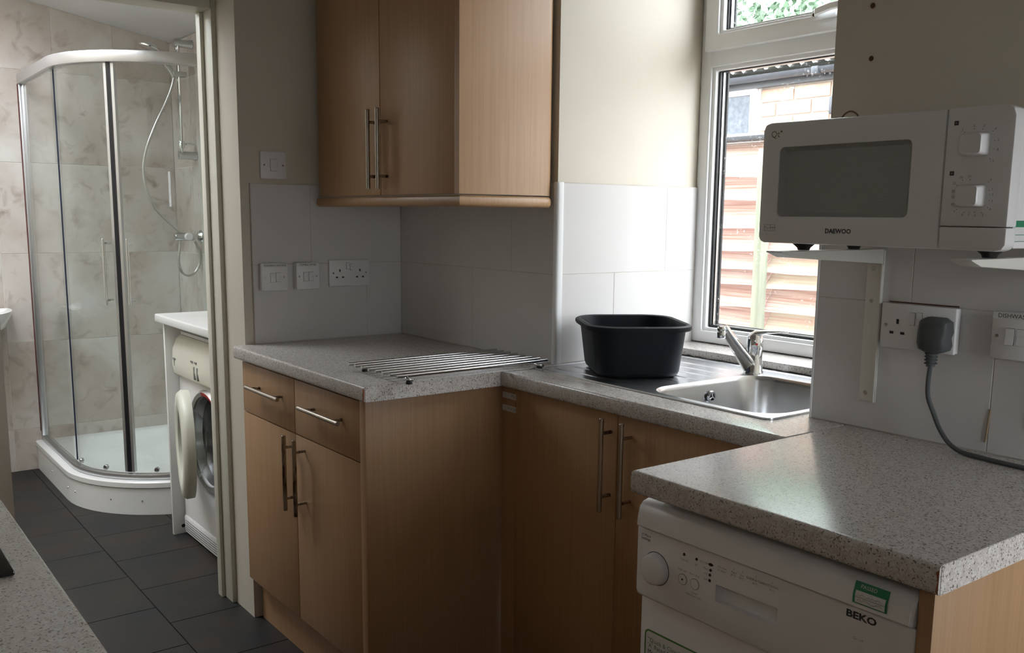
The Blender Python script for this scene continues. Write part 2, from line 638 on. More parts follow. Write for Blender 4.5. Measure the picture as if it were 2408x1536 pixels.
MB().loft([[zr(*p, .070) for p in ii], [zr(*p, .074) for p in ii]]).build('pane', 'clear_glass', w3)

TT = 0.008
# wall_left: partition with the doorway
m = MB().box(-0.155, 0.0, -0.57, 0.0, 0.0, CEIL)
m.box(-0.155, 0.0, -1.25, -0.57, 1.985, CEIL)
m.box(-0.155, 0.0, -2.15, -1.25, 0.0, CEIL)
wall_left = struct(m.build('wall_left', 'paint', smooth=0))
MB().box(0.0, 0.0074, -0.541, 0.0, H, H + 0.502).build('grout', 'grout', wall_left)
for (u0, u1, v0, v1) in ((-0.54, -0.342, 1.16, 1.41), (-0.342, -TT, 1.16, 1.41), (-0.54, -0.142, H + .001, 1.16), (-0.142, -TT, H + .001, 1.16)):
    tile_piece(wall_left, 'tile_white', 'x', u0, u1, v0, v1, TT, 0.006)
# wall_back: outer wall behind the corner unit, running on behind the shower
m = MB().box(-2.55, XR0, 0.0, 0.62, 0.0, 2.6)
wall_back = struct(m.build('wall_back', 'paint', smooth=0))
MB().box(TT, XR0, -0.0074, 0.0, H, H + 0.502).build('grout', 'grout', wall_back)
for (u0, u1, v0, v1) in ((TT, 0.243, 1.16, 1.41), (0.243, 0.643, 1.16, 1.41), (0.643, XR0, 1.16, 1.41),
                         (TT, 0.044, H + .001, 1.16), (0.044, 0.444, H + .001, 1.16), (0.444, XR0, H + .001, 1.16)):
    tile_piece(wall_back, 'tile_white', 'y', u0, u1, v0, v1, -TT, 0.006, sign=-1)
MB().box(XR0, XR0 + 0.0074, 0.0, YW, H, H + 0.502).build('grout', 'grout', wall_back)
for (u0, u1, v0, v1) in ((0.012, 0.418, 1.16, 1.41), (0.418, YW, 1.16, 1.41), (0.012, 0.21, H + .001, 1.16), (0.21, YW, H + .001, 1.16)):
    tile_piece(wall_back, 'tile_white', 'x', u0, u1, v0, v1, XR0 + TT, 0.006)
# white quadrant bead on the tiled outer corner
pts = [(XR0 - 0.004, -0.010), (XR0 + 0.004, -0.010), (XR0 + 0.009, -0.006), (XR0 + 0.010, 0.000), (XR0 + 0.010, 0.013), (XR0, 0.013), (XR0 - 0.004, 0.0)]
MB().prism(pts, 'z', H, 1.412).build('tile_bead', 'upvc', wall_back, smooth=60)
# wall_pier: outer wall right of the window
m = MB().box(XR1, 3.3, 0.0, 0.62, 0.0, CEIL)
wall_pier = struct(m.build('wall_pier', 'paint', smooth=0))
MB().box(XR1, 2.7, -0.0074, 0.0, H, H + 0.502).build('grout', 'grout', wall_pier)
for (u0, u1, v0, v1) in ((XR1, 1.892, 1.163, 1.41), (1.892, 2.292, 1.163, 1.41), (2.292, 2.69, 1.163, 1.41),
                         (XR1, 2.055, H + .001, 1.163), (2.055, 2.455, H + .001, 1.163), (2.455, 2.69, H + .001, 1.163)):
    tile_piece(wall_pier, 'tile_white', 'y', u0, u1, v0, v1, -TT, 0.006, sign=-1)
MB().box(XR1 - 0.003, XR1 + 0.002, -0.010, 0.004, H, 1.412).build('tile_bead', 'upvc', wall_pier, bevel=0.002)
MB().cyl((2.052, -TT - .0006, 0.93), (2.056, -TT - .0002, 0.99), 0.0018, 8).build('grout_stain', 'stain', wall_pier)
for (x, z, ) in ((1.766, 1.72), (1.770, 1.623)):
    MB().lathe([(0.0, 0.0), (0.0045, 0.0), (0.0052, 0.0012), (0.0035, 0.0012), (0.003, -0.001)], (x, -0.0002, z), (0, -1, 0), 12).build('screw_hole', 'brown_hole', wall_pier)
# wall under and above the window
wall_window = struct(MB().box(XR0, XR1, 0.565, 0.62, 0.0, 0.937).box(XR0, XR1, 0.0, 0.62, 2.26, CEIL).build('wall_window', 'paint', smooth=0))
# walls behind the camera
m = MB().box(-2.55, 3.3, -2.25, -2.15, 0, 2.65)
struct(m.build('wall_front', 'paint', smooth=0))
struct(MB().box(3.2, 3.3, -2.15, -1.85, 0, CEIL).box(3.2, 3.3, -1.60, -0.40, 0, CEIL).box(3.2, 3.3, -1.85, -1.60, 0, 1.35).box(3.2, 3.3, -1.85, -1.60, 1.70, CEIL).box(3.2, 3.3, -0.05, 0.0, 0, CEIL).box(3.2, 3.3, -0.40, -0.05, 0, 0.7).box(3.2, 3.3, -0.40, -0.05, 1.6, CEIL).build('wall_right', 'paint', smooth=0))
# far wall of the shower room, stone-effect tiles
wall_far = struct(MB().box(-2.55, XF - 0.0022, -2.15, 0.0, 0, 2.62).build('wall_far', 'stone_grout', smooth=0))
z0s = [0.0, 0.217, 0.663, 1.109, 1.555, 2.001, 2.447]
for k in range(8):
    ya, yb = -0.012 - 0.289 * (k + 1), -0.012 - 0.289 * k
    for i in range(len(z0s) - 1):
        za, zb = z0s[i], min(z0s[i + 1], zc(yb) - 0.002)
        if zb - za > 0.02 and ya > -2.15:
            if z0s[i + 1] > zc(yb):
                # cut along the sloping ceiling
                g = 0.0015
                mm = MB()
                A = [(ya + g, za + g), (yb - g, za + g), (yb - g, zc(yb - g) - .002), (ya + g, min(zc(ya + g) - .002, z0s[i + 1]))]
                mm.loft([[(XF - .0022, a, b) for a, b in A], [(XF, a, b) for a, b in A]])
                mm.build('tile', 'stone_tile', wall_far, smooth=0)
            else:
                tile_piece(wall_far, 'stone_tile', 'x', ya, yb, za, zb, XF, 0.0022, gap=0.0028)
wall_shower = struct(MB().box(XF, -1.0, -0.0105, -0.001, 0.0, 2.2).build('wall_shower', 'stone_grout', smooth=0))
for k in range(5):
    xa = XF + 0.289 * k
    for i in range(len(z0s) - 1):
        zb = min(z0s[i + 1], 2.2)
        if zb - z0s[i] > 0.05:
            tile_piece(wall_shower, 'stone_tile', 'y', xa, min(xa + 0.289, -1.0), z0s[i], zb, -0.012, 0.0015, gap=0.0028, sign=-1)

# door lining in the doorway
trim = struct(thing('trim_1', (-0.2, -0.9, 0.0), 'cream painted door lining of the shower room doorway', None))
box('jamb', 'frame_paint', trim, -0.262, -0.1555, -0.585, -0.560, 0, 1.985, 0.003)
box('jamb', 'frame_paint', trim, -0.262, -0.1555, -1.262, -1.237, 0, 1.985, 0.003)
box('head', 'frame_paint', trim, -0.262, -0.1555, -1.2365, -0.5855, 1.945, 1.985, 0.003)
box('stop_bead', 'frame_paint', trim, -0.262, -0.225, -0.597, -0.585, 0, 1.945, 0.002)
box('stop_bead', 'frame_paint', trim, -0.262, -0.225, -1.237, -1.225, 0, 1.945, 0.002)
# ------------------------------------------------------------------ window over the sink
win = struct(thing('window_1', (1.264, YW, 0.937), 'white plastic window with fixed lower pane over the sink', None))
FO0, FO1 = XR0 + 0.0005, XR1 - 0.0005
ring_y('frame', 'upvc', win, FO0, FO1, 0.938, 2.255, (0.040, 0.040, 0.036, 0.04), YW, YW + 0.065, 0.006)
box('transom', 'upvc', win, FO0 + 0.030, FO1 - 0.030, YW + 0.002, YW + 0.062, 1.763, 1.815, 0.006)
ring_y('glazing_bead', 'upvc', win, FO0 + 0.035, FO1 - 0.035, 0.969, 1.767, 0.015, YW + 0.010, YW + 0.035, 0.005)
ring_y('gasket', 'gasket', win, FO0 + 0.048, FO1 - 0.048, 0.982, 1.754, (0.009, 0.009, 0.009, 0.005), YW + 0.026, YW + 0.0335)
ring_y('spacer_bar', 'chrome_dull', win, FO0 + 0.048, FO1 - 0.048, 0.982, 1.754, (0.012, 0.012, 0.010, 0.005), YW + 0.0366, YW + 0.050)
ring_y('gasket', 'gasket', win, FO0 + 0.048, FO1 - 0.048, 0.982, 1.754, (0.018, 0.018, 0.012, 0.005), YW + 0.050, YW + 0.056)
box('pane', 'window_glass', win, FO0 + 0.046, FO1 - 0.046, YW + 0.0335, YW + 0.0365, 0.980, 1.756)
sash = ring_y('sash', 'upvc', win, FO0 + 0.026, FO1 - 0.026, 1.806, 2.235, (0.048, 0.048, 0.046, 0.046), YW - 0.016, YW + 0.045, 0.005)
ring_y('glazing_bead', 'upvc', sash, FO0 + 0.070, FO1 - 0.070, 1.848, 2.192, 0.014, YW - 0.006, YW + 0.02, 0.005)
ring_y('gasket', 'gasket', sash, FO0 + 0.083, FO1 - 0.083, 1.861, 2.179, 0.006, YW + 0.012, YW + 0.018)
ring_y('spacer_bar', 'chrome_dull', sash, FO0 + 0.083, FO1 - 0.083, 1.861, 2.179, 0.010, YW + 0.02, YW + 0.034)
ring_y('gasket', 'gasket', sash, FO0 + 0.083, FO1 - 0.083, 1.861, 2.179, 0.013, YW + 0.034, YW + 0.040)
box('pane', 'window_glass', sash, FO0 + 0.080, FO1 - 0.080, YW + 0.0175, YW + 0.0205, 1.858, 2.182)
for gx in (FO0 + 0.0235, FO1 - 0.0260):  # shaded gaps beside the sash, painted in as black strips
    box('gasket', 'gasket', win, gx, gx + 0.0025, YW - 0.004, YW + 0.002, 1.812, 2.232)
m = MB()
m.loft([[(1.245 + dx, YW - yy, 1.838 + dz) for dx, dz in rrect(0, w, 0, h, 0.007, 3)] for (yy, w, h) in ((0.016, 0.075, 0.026), (0.026, 0.073, 0.026))])
hd = m.build('window_handle', 'upvc', sash, 0.002)
MB().loft([[(x, YW - 0.026 - d - e, z + f) for e, f in ((0, 0), (0.012, 0.002), (0.012, 0.018), (0, 0.020))] for x, d, z in ((1.262, 0.0, 1.842), (1.272, 0.014, 1.843), (1.32, 0.018, 1.85), (1.385, 0.016, 1.853))]).build('lever', 'upvc', hd, 0.003)
MB().lathe([(0.0045, 0), (0.0045, 0.003), (0.0032, 0.003), (0.0030, 0.0005)], (1.2545, YW - 0.0255, 1.851), (0, -1, 0), 12).build('key_hole', 'brown_hole', hd)
# speckled sill upstand at the back of the worktop
sill = struct(MB().box(XR0 + .009, XR1 - .001, 0.412, 0.5645, H + 0.002, 0.9365).build('sill', 'worktop', bevel=0.003), 'speckled laminate window sill behind the sink')
m = MB()
pts = [(0.86 + i * 0.018, 0.4105 - random.random() * 0.0022, 0.9135 + random.random() * 0.0035) for i in range(46)]
m.tube(pts, [0.0012 + random.random() * 0.0018 for _ in pts], 6)
m.build('cracked_sealant', 'dark_hole', sill)

# unseen end-wall windows: one inferred from lit side faces, one added as fill
w2 = struct(thing('window_2', (3.23, -0.225, 0.7), 'narrow white framed window in the end wall of the kitchen', None))
ring_loop('frame', 'upvc', w2, [(-0.3995, 0.7005), (-0.0505, 0.7005), (-0.0505, 1.5995), (-0.3995, 1.5995)], [(-0.37, 0.73), (-0.08, 0.73), (-0.08, 1.57), (-0.37, 1.57)], 'x', 3.21, 3.26)
box('pane', 'clear_glass', w2, 3.233, 3.237, -0.375, -0.075, 0.725, 1.575)
w4 = struct(thing('added_window', (3.23, -1.725, 1.35), 'small unseen window added in the end wall to brighten the fronts', None))  # added out of view to lift the microwave and dishwasher fronts
ring_loop('frame', 'upvc', w4, [(-1.8495, 1.3505), (-1.6005, 1.3505), (-1.6005, 1.6995), (-1.8495, 1.6995)], [(-1.83, 1.37), (-1.62, 1.37), (-1.62, 1.68), (-1.83, 1.68)], 'x', 3.21, 3.26)
box('pane', 'clear_glass', w4, 3.233, 3.237, -1.835, -1.615, 1.365, 1.685)

# ------------------------------------------------------------------ worktops
def slab(name, pts, z0, z1, label, front=None):
    m = MB().prism(pts, 'z', z0, z1)
    o = m.build(name, 'worktop', None, 0.007, 3, bevel_filter=front)
    return tag(o, label, 'worktop')


def edge_on(axis, val):
    k = 'xyz'.index(axis)
    return lambda e: all(abs(v.co[k] - val) < 1e-4 for v in e.verts) and abs(e.verts[0].co.z - e.verts[1].co.z) < 1e-4


wt = slab('worktop', [(0.0085, -D1), (W1, -D1), (W1, -0.0085), (0.0085, -0.0085)], H - T, H,
          'speckled laminate worktop with chipped corner under the steel rack', edge_on('y', -D1))
# broken laminate showing the red-brown core at the corner
MB().faces([(W1 - .004, -D1 - .0004, H - T + .004), (W1 + .0004, -D1 - .0004, H - T + .002), (W1 + .0005, -D1 - .0005, H - .004), (W1 - .002, -D1 - .0004, H - .008),
            (W1 - .005, -D1 - .0004, H - .02), (W1 + .0004, -D1 + .003, H - .006), (W1 + .0004, -D1 + .002, H - .03)],
           [(0, 1, 2, 3, 4), (1, 6, 5, 2)]).build('chipped_corner', 'chip_core', wt, smooth=0)
MB().box(W1 - .001, W1 + .0006, -0.538, -0.530, H - .006, H + .0003).build('chipped_corner', 'chip_core', wt)
MB().box(W1 + .0001, W1 + .0007, -D1 + .005, -D2 - .001, H - T + .0002, H - .0006).build('edging_strip', 'edging', wt)
bowl_loop = rrect(1.272, 1.640, -0.083, 0.325, 0.075, 8)
outer = [(W1 + .0008, -D2), (W4 - .0008, -D2), (W4 - .0008, -0.0105), (XR1 - .0035, -0.0105), (XR1 - .0035, 0.56), (XR0 + .0105, 0.56), (XR0 + .0105, -0.0105), (W1 + .0008, -0.0105)]
m = holed_slab(outer, [rrect(1.265, 1.647, -0.090, 0.332, 0.08, 8)], H - T, H)
tag(m.build('worktop', 'worktop', None, 0.007, 3, bevel_filter=edge_on('y', -D2)), 'speckled laminate worktop around the steel sink below the window', 'worktop')
wr = slab('worktop', [(W4, -D3), (W5, -D3), (W5, -0.0085), (W4, -0.0085)], H - T, H,
          'speckled laminate worktop over the dishwasher', lambda e: edge_on('y', -D3)(e) or edge_on('x', W4)(e) and max(v.co.y for v in e.verts) < -0.3 or edge_on('x', W4)(e))
MB().faces([(W5 - .003, -D3 - .0004, H - T + .006), (W5 + .0004, -D3 - .0004, H - T + .003), (W5 + .0004, -D3 - .0004, H - .005), (W5 - .004, -D3 - .0004, H - .009), (W5 - .001, -D3 - .0004, H - .02)],
           [(0, 1, 2, 3, 4)]).build('chipped_corner', 'chip_core', wr, smooth=0)
MB().box(W5 + .0001, W5 + .0007, -D3 + .005, -0.009, H - T + .0002, H - .0006).build('edging_strip', 'edging', wr)
m = MB().box(0.03, 2.62, -2.1, -1.462, H - T, H)
near_top = tag(m.build('worktop', 'worktop', None, 0.007, 3, bevel_filter=edge_on('y', -1.462)), 'speckled laminate worktop in the near corner holding the black hob', 'worktop')

# ------------------------------------------------------------------ corner base unit (two drawers over two doors)
bu = thing('base_unit', (0.42, -0.3, 0.0), 'beech-effect base unit with two drawers above two doors', 'cabinet')
box('carcass', 'carcass', bu, 0.012, 0.800, -0.573, -0.012, 0.15, H - T - 0.001)
YF = -0.592
for (x0, x1) in ((0.026, 0.4115), (0.4145, 0.800)):
    d = box('drawer', 'wood', bu, x0, x1, YF, -0.574, 0.7065, 0.862, 0.0015)
    hx0 = 0.124 if x0 < 0.2 else 0.501
    bar_handle(d, (hx0, -0.622, 0.798), (hx0 + 0.240, -0.622, 0.798), (0, 0.0305, 0))
for (x0, x1, hx) in ((0.026, 0.4115, 0.404), (0.4145, 0.800, 0.474)):
    d = box('door', 'wood', bu, x0, x1, YF, -0.574, 0.155, 0.7035, 0.0015)
    bar_handle(d, (hx, -0.624, 0.484), (hx, -0.624, 0.703), (0, 0.0325, 0), 0.0062, 'steel_worn')
box('end_panel', 'wood', bu, 0.802, 0.832, -0.593, -0.012, 0.0, H - T - 0.0008, 0.001)
box('plinth', 'wood', bu, 0.012, 0.800, -0.545, -0.528, 0.0, 0.149)

# ------------------------------------------------------------------ sink base unit
su = thing('base_unit', (1.3, -0.05, 0.0), 'beech-effect two-door base unit below the sink', 'cabinet')
m = MB()
m.box(0.90, 0.918, -0.160, 0.54, 0.12, 0.868).box(1.745, 1.763, -0.160, -0.012, 0.12, 0.868).box(0.918, 1.745, -0.160, -0.145, 0.10, 0.16)
m.build('carcass', 'carcass', su)
box('filler_strip', 'wood', su, 0.834, 0.896, -0.176, -0.160, 0.0, 0.868)
for (x0, x1, hx) in ((0.8985, 1.2895, 1.269), (1.2925, 1.755, 1.336)):
    d = box('door', 'wood', su, x0, x1, -0.180, -0.1605, 0.12, 0.866, 0.0015)
    bar_handle(d, (hx, -0.212, 0.632), (hx, -0.212, 0.857), (0, 0.0325, 0), 0.0058)
box('plinth', 'wood', su, 0.898, 1.755, -0.135, -0.120, 0.0, 0.118)
for z, s, x in ((0.842, 'PULL', 0.883), (0.807, 'WATER', 0.886)):
    lb = box('sticker', 'label_white', su, 0.8345, 0.8955, -0.1768, -0.1761, z - 0.008, z + 0.008)
    text(s, 0.0125, (0.8745 if s == 'PULL' else 0.8575, -0.1772, z), UXF, UZ, 'ink_grey', lb, 'LEFT')
MB().faces([(0.890, -0.1763, 0.815), (0.8958, -0.1763, 0.815), (0.8958, -0.1763, 0.833), (0.893, -0.1763, 0.826)], [(0, 1, 2, 3)]).build('worn_patch', 'chip_core', su, smooth=0)

# ------------------------------------------------------------------ wall cabinet
wc = thing('wall_cabinet', (0.42, -0.16, 1.342), 'beech-effect wall cabinet with two doors above the corner worktop', 'cabinet')
box('carcass', 'carcass', wc, 0.012, 0.812, -0.300, -0.0105, 1.374, 2.10)
for (x0, x1, hx) in ((0.030, 0.4305, 0.417), (0.4335, 0.812, 0.472)):
    d = box('door', 'wood', wc, x0, x1, -0.320, -0.301, 1.374, 2.10, 0.0015)
    bar_handle(d, (hx, -0.352, 1.391), (hx, -0.352, 1.613), (0, 0.0325, 0))
prof = [(-0.320, 0.813), (-0.320, 0.836), (-0.034, 0.836)] + [(-0.034 + 0.022 * math.sin(a), 0.836 - 0.022 * (1 - math.cos(a))) for a in (0.4, 0.8, 1.2, 1.57)] + [(-0.012, 0.813)]
m = MB()
m.loft([[(x, y, z) for y, x in prof] for z in (1.374, 2.10)])
m.build('end_panel', 'wood', wc)
# rounded light rail under the cabinet
def rail_profile():
    return [(0, 1.371), (-0.010, 1.3705), (-0.0155, 1.365), (-0.017, 1.3565), (-0.0155, 1.348), (-0.010, 1.3425), (0, 1.342)]
loops = []
for (px, py), (nx, ny) in [((0.024, -0.308), (0, -1)), ((0.828, -0.308), (1, -1)), ((0.828, -0.040), (1, 0))]:
    loops.append([(px - nx * d, py - ny * d, z) for d, z in rail_profile()])
for a in (30, 60, 90):
    t = math.radians(a)
    loops.append([(0.808 + (0.020 - d) * math.cos(t), -0.036 + (0.020 - d) * math.sin(t) * 0.7, z) for d, z in rail_profile()])
m = MB().loft(loops)
m.build('light_rail', 'wood', wc, smooth=50)
MB().lathe([(0.0, 1.343), (0.012, 1.3432), (0.016, 1.348), (0.017, 1.356), (0.016, 1.366), (0.011, 1.3705), (0.0, 1.371)], (0.024, -0.308, 0), seg=16).build('light_rail', 'wood', wc, smooth=60)

# ------------------------------------------------------------------ switches and sockets on the left wall
def plate_x(name, loc, y0, y1, z0, z1, label, cat, x0, t=0.009, box_depth=0.0):
    e = thing(name, (x0, (y0 + y1) / 2, z0), label, cat, 'white electrical plates')
    if box_depth:
        box('back_box', 'white_plastic', e, x0, x0 + box_depth, y0 + .001, y1 - .001, z0 + .001, z1 - .001, 0.002)
    box('face_plate', 'white_plastic', e, x0 + box_depth, x0 + box_depth + t, y0, y1, z0, z1, 0.003)
    return e, x0 + box_depth + t


def rocker_x(e, x, yc, zc_, w=0.022, h=0.036):
    box('rocker_gap', 'grey_plastic', e, x - .001, x + .0004, yc - w / 2 - .0008, yc + w / 2 + .0008, zc_ - h / 2 - .0008, zc_ + h / 2 + .0008)
    m = MB()
    p = [(x - .0008, zc_ - h / 2), (x + .0035, zc_ - h / 2), (x + .0012, zc_), (x + .0022, zc_ + h / 2), (x - .0008, zc_ + h / 2)]
    m.loft([[(a, yc - w / 2, b) for a, b in p], [(a, yc + w / 2, b) for a, b in p]])
    m.build('rocker', 'white_plastic', e, smooth=0)


def screw_x(e, x, yc, zc_):
    MB().lathe([(0.0, 0.0008), (0.0026, 0.0008), (0.0030, 0.0), (0.0030, -0.001)], (x, yc, zc_), (1, 0, 0), 12).build('screw', 'steel_worn', e)


e, x = plate_x('light_switch', None, -0.505, -0.420, 1.426, 1.511, 'white single light switch on the cream wall beside the wall cabinet', 'light switch', 0.0)
rocker_x(e, x, -0.4625, 1.4685)
screw_x(e, x, -0.493, 1.4685)
screw_x(e, x, -0.432, 1.4685)
for (y0, y1, s, lab) in ((-0.522, -0.437, 'WASHING MACHINE', 'white fused switch lettered WASHING MACHINE on the tiles'), (-0.408, -0.328, 'TUMBLE DRYER', 'white fused switch lettered TUMBLE DRYER on the tiles')):
    e, x = plate_x('fused_switch', None, y0, y1, 1.079, 1.165, lab, 'switch', TT + .0004, 0.010, 0.018)
    yc = (y0 + y1) / 2
    rocker_x(e, x, yc - 0.009, 1.120, 0.0135, 0.028)
    rocker_x(e, x, yc + 0.010, 1.121, 0.0145, 0.028)
    screw_x(e, x, yc - 0.030, 1.121)
    screw_x(e, x, yc + 0.030, 1.121)
    lb = box('name_strip', 'label_white', e, x - .0002, x + .0003, y0 + .003, y1 - .003, 1.153, 1.163)
    text(s, 0.0092, (x + .0008, yc, 1.158), UXA, UZ, 'ink', lb, sx=0.86)
e, x = plate_x('double_socket', None, -0.284, -0.136, 1.083, 1.170, 'white double socket on the tiles below the wall cabinet', 'socket', TT + .0004)


def socket_holes_x(e, x, yc, zc_):
    for dy, dz, w, h in ((0, 0.011, 0.0045, 0.0085), (-0.011, -0.011, 0.0075, 0.0045), (0.011, -0.011, 0.0075, 0.0045)):
        box('pin_hole', 'dark_hole', e, x - .001, x + .0003, yc + dy - w / 2, yc + dy + w / 2, zc_ + dz - h / 2, zc_ + dz + h / 2)


socket_holes_x(e, x, -0.246, 1.124)
socket_holes_x(e, x, -0.172, 1.124)
rocker_x(e, x, -0.2165, 1.150, 0.011, 0.020)
rocker_x(e, x, -0.2030, 1.146, 0.011, 0.020)
screw_x(e, x, -0.269, 1.127)
screw_x(e, x, -0.149, 1.127)

# ------------------------------------------------------------------ switches and sockets on the pier, plug and cable
yp = -TT - .0004


def rocker_y(e, y, xc, zc_, w, h):
    box('rocker_gap', 'grey_plastic', e, xc - w / 2 - .0006, xc + w / 2 + .0006, y - .0004, y + .001, zc_ - h / 2 - .0006, zc_ + h / 2 + .0006)
    p = [(y + .0008, zc_ - h / 2), (y - .003, zc_ - h / 2), (y - .0012, zc_), (y - .0022, zc_ + h / 2), (y + .0008, zc_ + h / 2)]
    MB().loft([[(xc - w / 2, a, b) for a, b in p], [(xc + w / 2, a, b) for a, b in p]]).build('rocker', 'white_plastic', e, smooth=0)


def screw_y(e, y, xc, zc_, r=0.003, material='steel_worn'):
    MB().lathe([(0.0, 0.0008), (r * .87, 0.0008), (r, 0.0), (r, -0.001)], (xc, y, zc_), (0, -1, 0), 12).build('screw', material, e)


e = thing('double_socket', (1.915, yp, 1.08), 'white double socket on the tiles with a grey plug in it', 'socket', 'white electrical plates')
box('back_box', 'white_plastic', e, 1.848, 1.990, yp - 0.012, yp, 1.081, 1.163, 0.002)
ys = yp - 0.021
box('face_plate', 'white_plastic', e, 1.846, 1.992, ys, yp - 0.012, 1.080, 1.164, 0.003)
for xc in (1.8805, 1.957):
    for dx, dz, w, h in ((0, 0.011, 0.0050, 0.0090), (-0.011, -0.0105, 0.008, 0.0048), (0.011, -0.0105, 0.008, 0.0048)):
        box('pin_hole', 'dark_hole', e, xc + dx - w / 2, xc + dx + w / 2, ys - .0003, ys + .001, 1.120 + dz - h / 2, 1.120 + dz + h / 2)
rocker_y(e, ys, 1.9095, 1.138, 0.010, 0.023)
rocker_y(e, ys, 1.9235, 1.139, 0.010, 0.023)
screw_y(e, ys, 1.857, 1.123)
screw_y(e, ys, 1.983, 1.123)
MB().box(1.848, 1.985, -TT - .0012, -TT + .001, 1.1645, 1.1668).build('cracked_grout', 'brown_hole', e)

pl = thing('power_plug', (1.962, ys, 1.07), 'grey plug and cable trailing over the worktop from the double socket', 'plug')
sh = [(-0.025, 0.034), (-0.014, 0.040), (0.014, 0.040), (0.026, 0.033), (0.028, 0.014), (0.0245, 0.004), (0.027, -0.010), (0.024, -0.019), (0.012, -0.024), (-0.012, -0.024), (-0.024, -0.019), (-0.028, -0.008), (-0.028, 0.014)]
cx, cz = 1.963, 1.107
m = MB()
m.loft([[(cx + a * s, ys - .0006 - d, cz + b * s) for a, b in sh] for s, d in ((0.98, 0.0), (1.0, 0.004), (1.0, 0.020), (0.93, 0.028), (0.75, 0.031))])
body = m.build('plug_body', 'plug_grey', pl, smooth=50)
cy0 = ys - 0.014
m = MB().tube([(cx - .004, cy0, cz - .020), (cx - .004, cy0, cz - .050)], [0.0105, 0.0075], 12)
sl = m.build('strain_relief', 'plug_grey', pl)
for k in range(4):
    MB().tube([(cx - .004 + 0.0105 * math.cos(t), cy0 + 0.0105 * math.sin(t), cz - .026 - k * 0.006) for t in [i * math.pi / 8 for i in range(16)]], 0.0012, 6, True).build('rib', 'plug_grey', sl)
cab = [(1.959, cy0, 1.060), (1.956, cy0 + .002, 1.03), (1.9575, cy0 + .003, 1.00), (1.966, -0.032, 0.97), (1.980, -0.034, 0.945), (2.002, -0.042, 0.925), (2.03, -0.053, 0.9155), (2.068, -0.062, 0.9145), (2.12, -0.069, 0.9145), (2.18, -0.073, 0.9145), (2.25, -0.074, 0.9145)]
# smooth the path
def smooth_path(p, n=4):
    p = [Vector(q) for q in p]
    out = []
    for i in range(len(p) - 1):
        a, b, c, d = p[max(i - 1, 0)], p[i], p[i + 1], p[min(i + 2, len(p) - 1)]
        for k in range(n):
            t = k / n
            out.append(0.5 * ((2 * b) + (c - a) * t + (2 * a - 5 * b + 4 * c - d) * t * t + (3 * b - a - 3 * c + d) * t ** 3))
    out.append(p[-1])
    return out
MB().tube(smooth_path(cab), 0.0042, 10).build('cable', 'plug_grey', pl)

e = thing('fused_switch', (2.095, yp, 1.084), 'white fused switch lettered DISHWASHER on the tiles at the frame edge', 'switch', 'white electrical plates')
box('back_box', 'white_plastic', e, 2.056, 2.136, yp - 0.010, yp, 1.085, 1.164, 0.002)
ys2 = yp - 0.018
box('face_plate', 'white_plastic', e, 2.054, 2.138, ys2, yp - 0.010, 1.084, 1.166, 0.003)
rocker_y(e, ys2, 2.086, 1.124, 0.014, 0.028)
rocker_y(e, ys2, 2.105, 1.124, 0.014, 0.028)
screw_y(e, ys2, 2.064, 1.124)
screw_y(e, ys2, 2.128, 1.124)
lb = box('name_strip', 'label_white', e, 2.055, 2.137, ys2 - .0004, ys2 + .0002, 1.1535, 1.1645)
text('DISHWASHER', 0.0105, (2.096, ys2 - .0008, 1.159), UXF, UZ, 'ink', lb)

# ------------------------------------------------------------------ microwave brackets
def bracket(x0, x1, label):
    e = thing('microwave_bracket', ((x0 + x1) / 2, yp, 0.966), label, 'bracket', 'white brackets carrying the microwave')
    m = MB().box(x0, x1, yp - 0.004, yp, 0.966, 1.262)
    m.box(x1 - 0.003, x1, yp - 0.009, yp - 0.004, 0.966, 1.235)
    m.build('wall_plate', 'metal_white', e, 0.001)
    p = [(yp - 0.005, 1.236), (-0.296, 1.253), (-0.325, 1.262), (-0.325, 1.264), (yp - 0.005, 1.264)]
    m = MB()
    m.loft([[(x0 + 0.001, a, b) for a, b in p], [(x1 - 0.001, a, b) for a, b in p]])
    m.build('arm', 'metal_white', e, 0.001)
    for z in (1.227, 1.164, 0.983):
        screw_y(e, yp - 0.004, (x0 + x1) / 2 - 0.004, z, 0.0045, 'chrome_dull')
    return e


bracket(1.799, 1.834, 'white steel wall bracket beside the double socket, carrying the microwave')
bracket(2.128, 2.163, 'white steel wall bracket holding up the control-panel end of the microwave')

# ------------------------------------------------------------------ microwave
MY = -0.355
mwv = thing('microwave', (2.01, -0.2, 1.265), 'white microwave oven on two wall brackets', 'microwave')
box('casing', 'appliance_white', mwv, 1.811, 2.218, MY + 0.030, -0.045, 1.281, 1.473, 0.004)
lp = rrect(1.806, 2.1245, 1.2795, 1.4765, 0.014, 5)
hole = rrect(1.841, 2.074, 1.3235, 1.4355, 0.008, 4)
def panel_y(outer, holes, y0, y1):
    m = holed_slab(outer, holes, y0, y1)
    for v in m.bm.verts:
        v.co = Vector((v.co.x, v.co.z, v.co.y))
    return m
LPD = [(1.806, 1.2795 + .010), (1.809, 1.2825), (1.816, 1.2795), (2.1240, 1.2785), (2.1240, 1.4745), (1.820, 1.4765), (1.810, 1.4735), (1.806, 1.464)]
door = panel_y(LPD, [hole], MY, MY + 0.029).build('door', 'appliance_white', mwv, 0.0025, 2)
inner = [(2.0575 if False else a, b) for a, b in rrect(1.8475, 2.0675, 1.3295, 1.4295, 0.005, 4)]
m = MB()
m.loft([[(a, MY + .0015, b) for a, b in hole], [(a, MY + .010, b) for a, b in inner]], False, False)
m.build('window_rim', 'screen_rim', door)
MB().loft([[(a, MY + .0098, b) for a, b in inner], [(a, MY + .014, b) for a, b in inner]]).build('mesh_window', 'mesh_screen', door)
